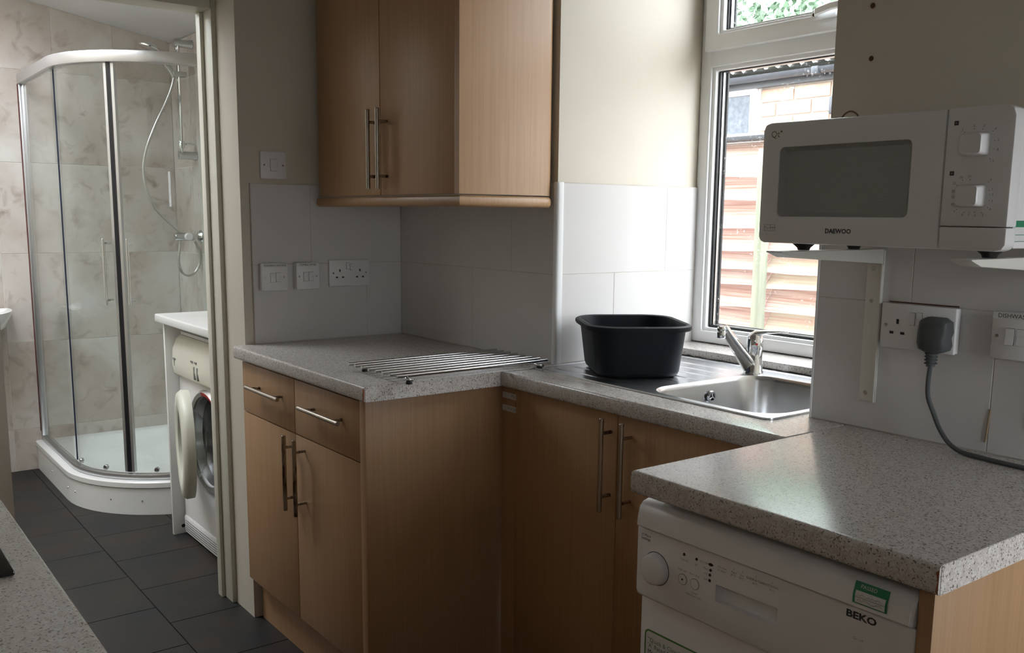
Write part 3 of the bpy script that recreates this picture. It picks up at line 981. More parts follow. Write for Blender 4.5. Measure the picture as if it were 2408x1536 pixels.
CP = [(2.1258, 1.3115), (2.2205, 1.3110), (2.2205, 1.4600), (2.217, 1.4700), (2.208, 1.4740), (2.1258, 1.4745)]
cp = MB().loft([[(a, MY, b) for a, b in CP], [(a, MY + .028, b) for a, b in CP]]).build('control_panel', 'appliance_white', mwv, 0.002)
FL = [(2.1258, 1.2785), (2.208, 1.2775), (2.216, 1.2800), (2.2205, 1.287), (2.2205, 1.3100), (2.1258, 1.3105)]
MB().loft([[(a, MY, b) for a, b in FL], [(a, MY + .028, b) for a, b in FL]]).build('door_button', 'appliance_white', mwv, 0.002)
for (zk) in (1.4235, 1.3535):
    m = MB()
    rr = lambda s: rrect(2.170 - 0.017 * s, 2.170 + 0.017 * s, zk - 0.015 * s, zk + 0.015 * s, 0.005 * s, 4)
    m.loft([[(a, MY - d, b) for a, b in rr(s)] for s, d in ((1.06, -.0005), (1.06, 0.001), (1.0, 0.003), (0.94, 0.016), (0.86, 0.0185), (0.6, 0.019))])
    m.build('knob', 'appliance_white', cp, smooth=40)
for x, z in ((2.139, 1.454), (2.138, 1.385)):
    s = box('symbol', 'ink', cp, x - .003, x + .003, MY - .0004, MY + .0005, z - .003, z + .003)
    box('symbol_centre', 'ink_grey', s, x - .0012, x + .0012, MY - .0006, MY - .0003, z - .0012, z + .0012)
def mtxt(s, size, x, z, material, parent, align='CENTER', bold=0.0, sx=1.0, y=MY - .0004):
    return text(s, size, (x, y, z), UXF, UZ, material, parent, align, bold=bold, sx=sx)
for s, (x, z) in zip(('.1', '.2', '.3', '.4', '.5', '.8', '1.5'), ((2.148, 1.444), (2.164, 1.449), (2.178, 1.448), (2.194, 1.443), (2.199, 1.428), (2.199, 1.415), (2.193, 1.400))):
    mtxt(s, 0.005, x, z, 'ink_grey', cp)
    d = 0.0045
    dx, dz = 2.171 - x, 1.4235 - z
    L = math.hypot(dx, dz)
    box('scale_dot', 'ink', cp, x + dx / L * d - .0004, x + dx / L * d + .0004, MY - .0003, MY + .0004, z + dz / L * d - .0005, z + dz / L * d + .0005)
for s, (x, z) in zip(('0', '1', '2', '3', '4', '5', '6', '7', '8', '9', '10', '15', '20', '25', '30', '35'), ((2.194, 1.375), (2.197, 1.362), (2.198, 1.355), (2.198, 1.346), (2.196, 1.335), (2.187, 1.327), (2.176, 1.327), (2.167, 1.327), (2.158, 1.327), (2.146, 1.332), (2.142, 1.342), (2.142, 1.352), (2.142, 1.360), (2.143, 1.371), (2.152, 1.379), (2.164, 1.380))):
    mtxt(s, 0.0048, x, z, 'ink_grey', cp)
    dx, dz = 2.170 - x, 1.3535 - z
    L = math.hypot(dx, dz)
    d = 0.0042
    box('scale_dot', 'ink', cp, x + dx / L * d - .0004, x + dx / L * d + .0004, MY - .0003, MY + .0004, z + dz / L * d - .0005, z + dz / L * d + .0005)
mtxt('DAEWOO', 0.0100, 1.960, 1.3005, 'ink', door, bold=0.0003, sx=1.02)
mtxt('Qt', 0.0155, 1.8220, 1.4570, 'ink_gold', door, 'LEFT')
MB().lathe([(0.0009, 0), (0.0018, 0), (0.0018, .0004), (0.0009, .0004)], (1.8425, MY, 1.4615), (0, -1, 0), 10).build('degree_mark', 'ink_gold', door)
lg = ring_y('label_mark', 'ink_grey', door, 1.8175, 1.8395, 1.2990, 1.3095, 0.0005, MY - .0003, MY + .0002)
box('label_line', 'ink_grey', lg, 1.8295, 1.8300, MY - .0003, MY + .0002, 1.2995, 1.3090)
box('label_line', 'ink_grey', lg, 1.8300, 1.8390, MY - .0003, MY + .0002, 1.3040, 1.3050)
MB().tube([(1.8187 + i * .0009, MY - .0001, 1.3042 + .002 * math.sin(i * .7)) for i in range(11)], 0.0003, 4).build('label_wave', 'ink_grey', lg)
mtxt('9', 0.005, 1.8347, 1.3017, 'ink_grey', lg)
for fx in (1.8175, 2.146):
    for fy in (-0.243, -0.09):
        MB().lathe([(0.0, 1.2648), (0.010, 1.2648), (0.0115, 1.269), (0.024, 1.280), (0.024, 1.2812), (0, 1.2812)], (fx, fy, 0), seg=16).build('foot', 'rubber_dark', mwv)
# safety test label on the right flank
lb = box('test_label', 'label_white', mwv, 2.2178, 2.2186, -0.335, -0.285, 1.291, 1.320)
box('label_band', 'label_green', lb, 2.2184, 2.2189, -0.335, -0.285, 1.311, 1.320)
for z in (1.291, 1.300):
    box('label_line', 'label_green', lb, 2.2184, 2.2189, -0.335, -0.285, z, z + .0009)
box('label_line', 'label_green', lb, 2.2184, 2.2189, -0.335, -0.334, 1.291, 1.311)
# loop of wire poking up behind the microwave
wl = MB().tube(smooth_path([(1.720, -0.030, 1.470), (1.728, -0.030, 1.500), (1.737, -0.030, 1.518), (1.752, -0.030, 1.5245), (1.766, -0.030, 1.518), (1.772, -0.031, 1.508), (1.80, -0.034, 1.48)]), 0.0018, 8).build('wire_loop', 'wire_brown', None)
tag(wl, 'thin brown wire looping up behind the microwave', 'wire')

# ------------------------------------------------------------------ dishwasher
DY = -0.583
dw = thing('dishwasher', (2.015, -0.3, 0.0), 'white slimline dishwasher under the worktop', 'dishwasher')
box('tub_body', 'appliance_white', dw, 1.770, 2.2605, -0.556, -0.03, 0.03, 0.852, 0.003)
p = [(-0.5565, 0.8125), (-0.5885, 0.8125), (-0.591, 0.815), (-0.5895, 0.830), (-0.585, 0.845), (-0.578, 0.852), (-0.568, 0.8545), (-0.5565, 0.855)]
m = MB()
m.loft([[(1.770 + ins, a * 1.0 + da, b) for a, b in p] for ins, da in ((0.0, 0.004), (0.004, 0.0), (0.4865, 0.0), (0.4905, 0.004))])
lid = m.build('top_trim', 'appliance_white', dw, smooth=40)
po = [(1.7665, 0.7005), (1.7700, 0.6905), (2.2580, 0.6905), (2.2620, 0.7005), (2.2620, 0.8100), (1.7665, 0.8100)]
rec = [(1.9395, 0.735), (1.9395, 0.7630), (2.0545, 0.7645), (2.0545, 0.7365)]
cpn = panel_y(po, [rec], DY, -0.5565).build('control_panel', 'appliance_white', dw, 0.004, 3, bevel_filter=lambda e: not all(abs(v.co.x - 1.997) < 0.06 and abs(v.co.z - 0.749) < 0.02 for v in e.verts))
m = MB()
m.loft([[(a, DY + .0002, b) for a, b in rec], [(1.9405, DY + .010, 0.7355), (1.9405, DY + .026, 0.7625), (2.0535, DY + .026, 0.7640), (2.0535, DY + .010, 0.7370)]], False, True)
m.build('grip_recess', 'appliance_white', cpn, smooth=0)
box('door', 'appliance_white', dw, 1.772, 2.2585, -0.574, -0.5565, 0.10, 0.690, 0.004)
box('kick_plate', 'appliance_white', dw, 1.775, 2.2555, -0.535, -0.525, 0.012, 0.098)
m = MB()
m.lathe([(0.0, 0.014), (0.021, 0.014), (0.0245, 0.012), (0.0262, 0.006), (0.027, 0.0), (0.027, -0.002)], (1.8135, DY, 0.7485), (0, -1, 0), 32)
dial = m.build('dial', 'appliance_white', cpn, smooth=50)
box('dial_pointer', 'ink', dial, 1.8055, 1.8063, DY - .0125, DY - .008, 0.7270, 0.7315)
MB().lathe([(0.027, -0.0005), (0.0285, -0.0005), (0.0285, .0004), (0.027, .0004)], (1.8135, DY, 0.7485), (0, -1, 0), 32, cap=False).build('dial_gap', 'grey_plastic', cpn)
for i, (x, z) in enumerate(((1.873, .791), (1.899, .791), (1.928, .791), (1.928, .782), (1.927, .774), (1.927, .765))):
    m = MB()
    w = 0.0046 if i == 2 else 0.0023
    m.loft([[(x + w * math.cos(t), DY - d, z + 0.0024 * math.sin(t)) for t in [k * math.pi / 6 for k in range(12)]] for d in (-.001, 0.0008)])
    m.build('indicator_lamp', 'dark_hole', cpn)
for x, z in ((1.8715, .7490), (1.8970, .7490)):
    b = MB().lathe([(0.0, 0.001), (0.008, 0.001), (0.0086, 0.0), (0.0086, -.001)], (x, DY, z), (0, -1, 0), 24).build('push_button', 'appliance_white', cpn)
    MB().lathe([(0.0086, -.001), (0.0092, -.001), (0.0092, .0005), (0.0086, .0005)], (x, DY, z), (0, -1, 0), 24, cap=False).build('button_gap', 'ink_grey', b)
    if x < 1.88:
        MB().lathe([(0.0, 0.0016), (0.0016, 0.0016), (0.0016, 0.0)], (x, DY, z), (0, -1, 0), 10).build('button_lamp', 'dark_hole', b)
MB().lathe([(0.0, 0.001), (0.008, 0.001), (0.0086, 0.0), (0.0086, -.001)], (2.184, DY, 0.752), (0, -1, 0), 24).build('push_button', 'appliance_white', cpn)
dt = lambda s, size, x, z, material='ink_grey', par=cpn, **k: mtxt(s, size, x, z, material, par, y=DY - .0004, **k)
dt('10 Place', 0.0066, 1.788, 0.7985, 'ink')
dt('Settings', 0.0066, 1.788, 0.7925, 'ink')
for s, x, z in (('Timer 4,6', 1.873, .782), ('Salt', 1.898, .782), ('On / Off', 1.914, .7905), ('Wash', 1.918, .782), ('Dry', 1.919, .774), ('End', 1.919, .765), ('Half Load', 1.871, .764), ('Start / Stop', 1.896, .764), ('Cancel', 1.897, .734), ('Hold down 3 sec.', 1.896, .729),
                ('Pre-rinse', 1.951, .793), ('no temp.', 1.950, .788), ('2', 1.973, .798), ('Rapid', 1.973, .793), ('35°C', 1.972, .788), ('3', 1.989, .799), ('Eco', 1.989, .793), ('50°C', 1.988, .788), ('4', 2.014, .799), ('60°C', 2.013, .788), ('5', 2.043, .799), ('INTENSIVE', 2.043, .794), ('70°C', 2.043, .788), ('On / Off', 2.184, .767)):
    dt(s, 0.0045, x, z)
dt('QUICK & CLEAN', 0.0048, 2.014, 0.7935, 'ink')
dt('BEKO', 0.0138, 2.1865, 0.7985, 'ink', bold=0.0005, sx=1.30)
# green and white test label on the top trim
yl = lambda z: (-0.5905 if z < 0.832 else -0.5905 + (z - 0.832) * 0.36) - 0.0006
def lid_patch(name, material, x0, x1, z0, z1, lift, parent, n=5):
    m = MB()
    zs = [z0 + (z1 - z0) * k / n for k in range(n + 1)]
    m.loft([[(x0, yl(z) - lift, z), (x1, yl(z) - lift, z), (x1, yl(z) - lift + .0003, z), (x0, yl(z) - lift + .0003, z)] for z in zs])
    return m.build(name, material, parent, smooth=0)
tl = lid_patch('test_label', 'label_green', 2.177, 2.2265, 0.8200, 0.8485, 0.0004, lid)
lid_patch('label_panel', 'label_white', 2.1805, 2.2235, 0.8215, 0.8375, 0.0008, tl)
text('PASSED', 0.0072, (2.198, yl(0.8435) - .0012, 0.8435), UXF, (0, .34, .94), 'label_white', tl)
for z in (0.8325, 0.8255):
    pts = [(2.184 + i * 0.0014, yl(z) - 0.0010, z + random.uniform(-.0018, .0018)) for i in range(26)]
    MB().tube(pts, 0.00022, 4).build('handwriting', 'ink_grey', tl)
lid_patch('label_line', 'label_green', 2.1805, 2.2235, 0.8288, 0.8293, 0.0010, tl, 1)
# green bordered leaflet on the door
SY = -0.5742
o_ = rrect(1.784, 2.10, 0.44, 0.633, 0.010, 5)
i_ = rrect(1.787, 2.097, 0.443, 0.630, 0.0075, 5)
lf = MB().loft([[(a, SY - .0003, b) for a, b in i_], [(a, SY + .0001, b) for a, b in i_]]).build('leaflet', 'label_white', dw)
ring_loop('leaflet_border', 'line_green', lf, o_, i_, 'y', SY - .0004, SY)
for s, z, mt in (('"Quick & Clean" - Wash & Dry', 0.6155, 'text_green'), ("'A' Rated Fully Featured", 0.6055, 'text_green'), ('Machine', 0.594, 'ink')):
    text(s, 0.0110, (1.792, SY - .0008, z), UXF, UZ, mt, lf, 'LEFT')

# end panel and front edge beside the dishwasher
ep = thing('end_panel_unit', (2.275, -0.3, 0.0), 'beech-effect end panel closing the worktop beside the dishwasher', 'panel')
box('end_panel', 'wood', ep, 2.2625, 2.2830, -0.582, -0.0125, 0.0, H - T - .0008, 0.001)

# ------------------------------------------------------------------ inset sink
SZ = H + 0.0005
sk = thing('inset_sink', (1.26, 0.15, SZ), 'stainless steel inset sink with ridged drainer under the window', 'sink')
so = rrect(0.866, 1.661, -0.108, 0.404, 0.022, 5)
si = rrect(0.872, 1.655, -0.102, 0.398, 0.018, 5)
si2 = rrect(0.878, 1.649, -0.096, 0.392, 0.016, 5)
# deck with a rolled rim and a hole for the bowl
m = MB()
m.loft([[(a, b, SZ) for a, b in so], [(a, b, SZ + 0.0040) for a, b in so], [(a, b, SZ + 0.0052) for a, b in si], [(a, b, SZ + 0.0022) for a, b in si2]], False, False)
m.build('rim', 'sink_steel', sk, smooth=60)
bl = rrect(1.272, 1.640, -0.083, 0.325, 0.075, 8)
deck = holed_slab(si2, [bl], SZ + 0.0012, SZ + 0.0022).build('deck', 'sink_steel', sk, smooth=20)
def scaled(loop, s, cx=1.456, cy=0.121):
    return [(cx + (a - cx) * s, cy + (b - cy) * s) for a, b in loop]
m = MB()
m.loft([[(a, b, z) for a, b in scaled(bl, s)] for s, z in ((1.0, SZ + .0022), (0.985, SZ - .002), (0.972, SZ - .010), (0.945, SZ - .120), (0.92, SZ - .142), (0.86, SZ - .152), (0.15, SZ - .156), (0.14, SZ - .158))], False, True)
m.build('bowl', 'sink_steel', sk, smooth=70)
for k in range(7):
    yy = -0.055 + k * 0.062
    x1 = 1.245 - (0.05 if k > 5 else 0)
    m = MB()
    m.loft([[(x, yy + dy * w_, SZ + .0018 + z * h_) for dy, z in ((-0.008, 0), (-0.004, .0022), (0.004, .0022), (0.008, 0))] for x, w_, h_ in ((0.905, .5, .15), (0.925, 1, 1), (x1 - .03, 1, 1), (x1, .5, .15))])
    m.build('drainer_rib', 'sink_steel', deck, smooth=60)
# overflow rosette on the bowl's side
oc = (1.2855, 0.148, 0.872)
ov = MB().lathe([(0.009, 0.001), (0.0095, 0.003), (0.0135, 0.003), (0.0150, 0.0), (0.0150, -0.002)], oc, (1, 0, 0), 24, cap=False).build('overflow', 'chrome', sk)
MB().lathe([(0.0, 0.001), (0.0095, 0.001), (0.0095, -0.002)], oc, (1, 0, 0), 20).build('overflow_hole', 'dark_hole', ov)
for a in (90, 210, 330):
    t = math.radians(a)
    MB().cyl((oc[0] + .0022, oc[1], oc[2]), (oc[0] + .0022, oc[1] + 0.0105 * math.cos(t), oc[2] + 0.0105 * math.sin(t)), 0.0018, 8).build('spoke', 'chrome', ov)
MB().lathe([(0.0, 0.0045), (0.003, 0.004), (0.0035, 0.0)], oc, (1, 0, 0), 12).build('centre_screw', 'chrome', ov)

# ------------------------------------------------------------------ mixer tap
TX, TY, TZ = 1.262, 0.338, SZ + 0.0024
tp = thing('mixer_tap', (TX, TY, TZ), 'chrome lever mixer tap behind the sink bowl', 'tap')
MB().lathe([(0.0, 0), (0.026, 0), (0.026, 0.003), (0.0235, 0.006), (0.0225, 0.030), (0.0215, 0.034), (0.0205, 0.060), (0.0215, 0.066), (0.0, 0.066)], (TX, TY, TZ), seg=28).build('tap_body', 'chrome', tp, smooth=45)
m = MB()
m.lathe([(0.0215, 0.0665), (0.0222, 0.070), (0.0222, 0.086), (0.019, 0.100), (0.012, 0.108), (0.0, 0.110)], (TX, TY, TZ), seg=28)
lv = m.build('lever_head', 'chrome', tp, smooth=50)
m = MB()
ld = Vector((0.80, 0.60, 0)).normalized()
lw = Vector((-ld.y, ld.x, 0))
loops = []
for d, z, w, t in ((-0.018, 0.092, 0.012, 0.010), (0.0, 0.105, 0.017, 0.010), (0.03, 0.1105, 0.016, 0.006), (0.065, 0.1135, 0.013, 0.004), (0.085, 0.1125, 0.010, 0.003)):
    c = Vector((TX, TY, TZ + z)) + ld * d
    loops.append([c + lw * (w * math.cos(q)) + Vector((0, 0, t * math.sin(q))) for q in [k * math.pi / 6 for k in range(12)]])
m.loft(loops)
m.build('lever', 'chrome', lv, smooth=60)
MB().lathe([(0.0, 0.0008), (0.0028, 0.0008), (0.003, 0.0)], (TX + 0.0175, TY - 0.0137, TZ + 0.079), (0.79, -0.61, 0), 12).build('hot_mark', 'red_plastic', lv)
# flat cast spout rising from the foot of the body
s0, s1 = Vector((TX - 0.004, TY - 0.006, TZ + 0.012)), Vector((1.246, 0.232, 1.036))
dirn = (s1 - s0).normalized()
side = Vector((0.80, 0.60, 0))
side = (side - dirn * side.dot(dirn)).normalized()
nrm = dirn.cross(side)
loops = []
for t, w, h in ((0.0, 0.021, 0.012), (0.25, 0.0185, 0.011), (0.6, 0.015, 0.010), (0.9, 0.0125, 0.0095), (0.98, 0.0125, 0.0095), (1.04, 0.012, 0.006)):
    c = s0.lerp(s1, t)
    loops.append([c + side * (w * math.copysign(abs(math.cos(q)) ** .6, math.cos(q))) + nrm * (h * math.copysign(abs(math.sin(q)) ** .6, math.sin(q))) for q in [k * math.pi / 8 + .01 for k in range(16)]])
MB().loft(loops).build('spout', 'chrome', tp, smooth=50)
MB().lathe([(0.0, 1.012), (0.0105, 1.012), (0.0118, 1.0135), (0.0118, 1.031), (0.0112, 1.0315), (0.0118, 1.032), (0.012, 1.037), (0.010, 1.042), (0.0, 1.0425)], (1.244, 0.224, 0), seg=24).build('spout_outlet', 'chrome', tp, smooth=50)

# ------------------------------------------------------------------ black washing-up bowl
BZ = SZ + 0.0042
ub, vb = Vector((0.52, 0.854, 0)), Vector((0.854, -0.52, 0))
bc = Vector((1.058, 0.082, 0))
wb = thing('washing_up_bowl', (bc.x, bc.y, BZ), 'black plastic washing-up bowl standing on the sink drainer', 'bowl')
def bloop(hw, hd, r, z, tip=0.0):
    return [tuple(bc + ub * a + vb * b + Vector((0, 0, z))) for a, b in rrect(-hw, hw, -hd, hd, r, 8)]
m = MB()
m.loft([bloop(0.0945, 0.1140, 0.0420, BZ + .004), bloop(0.0972, 0.1168, 0.0420, BZ), bloop(0.1053, 0.1254, 0.0476, BZ + .004), bloop(0.1098, 0.1302, 0.0532, BZ + .014), bloop(0.1233, 0.1444, 0.0672, BZ + .118), bloop(0.1251, 0.1463, 0.0700, BZ + .122),
        bloop(0.1350, 0.1568, 0.0784, BZ + .119), bloop(0.1377, 0.1596, 0.0812, BZ + .124), bloop(0.1368, 0.1587, 0.0812, BZ + .131), bloop(0.1305, 0.1520, 0.0756, BZ + .1345), bloop(0.1242, 0.1453, 0.0700, BZ + .132),
        bloop(0.1206, 0.1415, 0.0672, BZ + .118), bloop(0.1071, 0.1273, 0.0504, BZ + .016), bloop(0.0945, 0.1140, 0.0420, BZ + .0055)], True, True)
m.build('bowl_shell', 'black_plastic', wb, smooth=50)

# ------------------------------------------------------------------ steel rod rack on the corner worktop
rk = thing('steel_rack', (0.765, -0.3, H), 'steel rod cooling rack lying across the corner worktop', 'rack')
for k in range(8):
    x = 0.644 + k * (0.879 - 0.644) / 7
    ya, yb = -0.540 + k * 0.0013, -0.060
    MB().cyl((x, ya, H + 0.020), (x, yb, H + 0.0205), 0.0047, 12).build('rod', 'rod_steel', rk)
for yc in (-0.502, -0.095):
    MB().tube([(0.640, yc, H + 0.0118), (0.905, yc, H + 0.0118)], 0.0040, 12).build('cross_bar', 'steel', rk)
    for x in (0.662, 0.889):
        MB().lathe([(0.0, 0.0002), (0.008, 0.0002), (0.0085, 0.004), (0.0065, 0.0085), (0.0, 0.0085)], (x, yc, H), seg=14).build('rubber_foot', 'rubber_dark', rk)
MB().lathe([(0.0, 0.004), (0.003, 0.0), (0.003, -0.004)], (0.905, -0.502, H + 0.0118), (1, 0, 0), 10).build('end_cap', 'chrome', rk)

# ------------------------------------------------------------------ hob and base units on the near side
hb = thing('hob', (1.40, -1.78, H), 'black glass hob set in the near worktop', 'hob')
m = MB().box(1.115, 1.696, -2.02, -1.500, H + .0004, H + 0.006)
m.build('glass_top', 'hob_black', hb, 0.002)
for (x, yc, r) in ((1.27, -1.64, 0.07), (1.54, -1.64, 0.09), (1.27, -1.88, 0.09), (1.54, -1.88, 0.07)):
    MB().lathe([(r - .002, 0.0061), (r, 0.0061), (r, 0.0064), (r - .002, 0.0064)], (x, yc, H), seg=32, cap=False).build('cooking_zone', 'ink_grey', hb)
nb = thing('base_unit', (1.32, -1.8, 0.0), 'beech-effect base unit under the near worktop', 'cabinet')
box('carcass', 'carcass', nb, 0.05, 2.60, -2.09, -1.510, 0.15, H - T - .001)
for k in range(5):
    d = box('door', 'wood', nb, 0.05 + k * 0.51, 0.05 + k * 0.51 + 0.507, -1.509, -1.491, 0.155, 0.862, 0.0015)
    bar_handle(d, (0.10 + k * 0.51, -1.459, 0.64), (0.10 + k * 0.51, -1.459, 0.86), (0, -0.0325, 0))
box('plinth', 'wood', nb, 0.05, 2.60, -1.56, -1.545, 0.0, 0.149)

# ------------------------------------------------------------------ shower room: tray and quadrant enclosure
CX, CY = -1.73, -0.25
YB = -0.0135
def quad(R, n=14):
    """open path of the enclosure from the far wall round to the shower wall"""
    return [(XF + .0008, CY - R)] + arc(CX, CY, R, -90, 0, n) + [(CX + R, YB)]
tray = thing('shower_tray', (CX, CY, 0.0), 'white curved shower tray on a screwed riser panel', 'shower tray')
def closed_quad(R, ins=0.0):
    return quad(R) [0:0] + [(XF + .0008 + ins, CY - R)] + arc(CX, CY, R, -90, 0, 14) + [(CX + R, YB - ins), (XF + .0008 + ins, YB - ins)]
m = MB()
m.loft([[(a, b, z) for a, b in closed_quad(R, i)] for R, i, z in ((0.526, 0, 0.001), (0.526, 0, 0.118), (0.520, 0, 0.120))], False, True)
rp = m.build('riser_panel', 'acrylic', tray, smooth=40)
m = MB()
m.loft([[(a, b, z) for a, b in closed_quad(R, i)] for R, i, z in ((0.526, 0, 0.121), (0.532, 0, 0.125), (0.532, 0, 0.146), (0.526, 0, 0.152), (0.47, 0.05, 0.152), (0.455, 0.06, 0.146), (0.43, 0.09, 0.124), (0.05, 0.4, 0.1215))], True, True)
m.build('tray_top', 'acrylic', tray, smooth=40)
for a in (-88, -78, -52, -36, -22):
    t = math.radians(a)
    MB().lathe([(0.0, 0.003), (0.003, 0.0025), (0.0045, 0.0), (0.0045, -0.001)], (CX + 0.526 * math.cos(t), CY + 0.526 * math.sin(t), 0.065), (math.cos(t), math.sin(t), 0), 10).build('screw', 'chrome', rp)
MB().lathe([(0.0, 0.003), (0.003, 0.0025), (0.0045, 0.0), (0.0045, -0.001)], (-2.05, CY - 0.526, 0.065), (0, -1, 0), 10).build('screw', 'chrome', rp)

en = thing('shower_enclosure', (CX, CY, 0.153), 'curved glass shower enclosure with sliding doors and chrome handles', 'shower')
def rail(name, material, R, hw, z0, z1):
    m = MB()
    pin, pout = quad(R - hw), quad(R + hw)
    m.loft([[(a[0], a[1], z0), (b[0], b[1], z0), (b[0], b[1], z1), (a[0], a[1], z1)] for a, b in zip(pin, pout)])
    return m.build(name, material, en, 0.003, bevel_filter=lambda e: abs(e.verts[0].co.z - e.verts[1].co.z) < 1e-4)
rail('top_rail', 'silver_alu', 0.487, 0.018, 1.930, 1.978)
rail('bottom_rail', 'silver_alu', 0.487, 0.016, 0.1535, 0.178)
def curved_glass(name, R, a0, a1, z0, z1, t=0.006, n=10):
    m = MB()
    i_, o_ = arc(CX, CY, R - t / 2, a0, a1, n), arc(CX, CY, R + t / 2, a0, a1, n)
    m.loft([[(p[0], p[1], z0), (q[0], q[1], z0), (q[0], q[1], z1), (p[0], p[1], z1)] for p, q in zip(i_, o_)])
    return m.build(name, 'shower_glass', en, smooth=30)
box('fixed_pane', 'shower_glass', en, XF + .012, CX + 0.02, CY - 0.491, CY - 0.485, 0.1785, 1.9295)
box('fixed_pane', 'shower_glass', en, CX + 0.485, CX + 0.491, CY - 0.02, YB - .012, 0.1785, 1.9295)
for yy, nm in ((CY - 0.488, 0), (None, 1)):
    if nm == 0:
        pr = box('wall_profile', 'silver_alu', en, XF + .0006, XF + 0.022, yy - 0.014, yy + 0.014, 0.153, 1.93, 0.002)
        box('reflection_strip', 'red_reflection', pr, XF + .0006, XF + 0.003, yy - 0.018, yy - 0.0145, 0.20, 1.93)  # red reflection beside the profile, put in as a coloured strip
    else:
        box('wall_profile', 'silver_alu', en, CX + 0.474, CX + 0.502, YB - 0.02, YB - .0003, 0.153, 1.93, 0.002)
AM = -44.0
for a0, a1 in ((-91.5, AM - 1.9), (AM + 1.9, 2.0)):
    d = curved_glass('sliding_door', 0.470, a0, a1, 0.182, 1.9290)
    sgn = -1 if a0 < -80 else 1
    def strip(name, material, R, aa, w, t, par, z0=0.182, z1=1.929):
        tt = math.radians(aa)
        c = Vector((CX + R * math.cos(tt), CY + R * math.sin(tt), 0))
        tg, nn = Vector((-math.sin(tt), math.cos(tt), 0)), Vector((math.cos(tt), math.sin(tt), 0))
        q = [c + tg * (sx_ * w) + nn * (sy_ * t) for sx_, sy_ in ((-1, -1), (1, -1), (1, 1), (-1, 1))]
        MB().loft([[(p.x, p.y, z) for p in q] for z in (z0, z1)]).build(name, material, par, smooth=0)
    strip('edge_profile', 'silver_alu', 0.470, AM + sgn * 1.95, 0.006, 0.011, d)
    strip('magnetic_seal', 'seal_dark', 0.470, AM + sgn * 0.62, 0.0048, 0.010, d)
    if sgn < 0:
        strip('edge_seal', 'seal_blue', 0.472, -91.2, 0.0015, 0.0035, d)
    # bow handle
    ah = AM + (-4.8 if sgn < 0 else 7.0)
    t = math.radians(ah)
    nn = Vector((math.cos(t), math.sin(t), 0))
    c = Vector((CX, CY, 0)) + nn * 0.520
    h = MB().tube([c + Vector((0, 0, z)) for z in (0.925, 0.926, 1.206, 1.207)], [0.0055, 0.0065, 0.0065, 0.0055], 12).build('handle', 'chrome', d)
    for z in (0.945, 1.187):
        MB().cyl(c + Vector((0, 0, z)), Vector((CX, CY, z)) + nn * 0.4735, 0.0055, 10).build('handle_post', 'chrome', h)
    for ar in ((-84, -60) if sgn < 0 else (-30, -6)):
        t = math.radians(ar)
        c2 = Vector((CX + 0.468 * math.cos(t), CY + 0.468 * math.sin(t), 0.190))
        MB().lathe([(0.0, 0.008), (0.010, 0.008), (0.012, 0.004), (0.012, -0.006), (0.0, -0.006)], c2, (math.cos(t), math.sin(t), 0), 14).build('roller', 'chrome', d)

# ------------------------------------------------------------------ shower riser, handset and valve
SX, SYY = -2.03, -0.085
sr = thing('shower_set', (SX, -0.02, 1.0), 'chrome shower riser rail with handset, hose and valve', 'shower head')
rb = MB()
for dx in (-0.010, 0.010):
    rb.cyl((SX + dx, SYY, 1.61), (SX + dx, SYY, 2.155), 0.0055, 10)
rb.build('riser_rail', 'chrome', sr)
for z in (2.150, 1.605):
    MB().lathe([(0.0, 0.0), (0.019, 0.0), (0.020, 0.003), (0.0195, 0.080), (0.022, 0.088), (0.0, 0.088)], (SX, -0.1020, z), (0, 1, 0), 20).build('rail_bracket', 'chrome_dull', sr)
MB().lathe([(0.0, 1.640), (0.014, 1.640), (0.015, 1.645), (0.015, 1.672), (0.013, 1.676), (0.0, 1.676)], (SX, SYY, 0), seg=16).build('slider', 'chrome', sr)
MB().loft([[(SX + dx * w, y_, 1.662 + dz * 0.005) for dx, dz in ((-1, -1), (1, -1), (1, 1), (-1, 1))] for y_, w in ((-0.075, .006), (-0.045, .016), (-0.030, .016), (-0.024, .008))]).build('soap_hook', 'chrome', sr, 0.002)
hold = MB().loft([[(SX + dx * .020, SYY + y_, 2.000 + dz * .012) for dx, dz in ((-1, -1), (1, -1), (1, 1), (-1, 1))] for y_ in (-0.030, 0.035)]).build('handset_holder', 'chrome_dull', sr, 0.004)
hs = MB().tube([(SX, -0.108, 1.985), (SX, -0.125, 2.02), (SX, -0.160, 2.065), (SX, -0.195, 2.098)], [0.010, 0.012, 0.013, 0.016], 14).build('handset_stem', 'chrome', sr)
MB().lathe([(0.0, 0.028), (0.020, 0.024), (0.040, 0.010), (0.054, 0.0), (0.052, -0.006), (0.0, -0.010)], (SX, -0.220, 2.112), (0.0, 0.35, 0.94), 24).build('handset_head', 'chrome', hs, smooth=60)
def to_yz(px, py):
    """hose drawn in the plane of the riser"""
    return px, py
hose = [(SX, -0.108, 1.985), (SX - .005, -0.122, 1.93), (SX - .01, -0.155, 1.85), (SX - .012, -0.210, 1.74), (SX - .012, -0.258, 1.62), (SX - .012, -0.275, 1.52), (SX - .01, -0.262, 1.42), (SX - .005, -0.225, 1.335), (SX, -0.165, 1.27), (SX, -0.115, 1.225), (SX, -0.092, 1.205)]
MB().tube(smooth_path(hose, 6), 0.0062, 10).build('hose', 'steel', sr)
loop2 = [(SX + .02, -0.120, 1.185), (SX + .02, -0.124, 1.14), (SX + .02, -0.132, 1.08), (SX + .02, -0.122, 1.025), (SX + .02, -0.090, 0.998), (SX + .02, -0.052, 1.015), (SX + .02, -0.026, 1.06), (SX + .02, -0.023, 1.12), (SX + .02, -0.045, 1.175)]
MB().tube(smooth_path(loop2, 6), 0.0062, 10).build('hose', 'steel', sr)
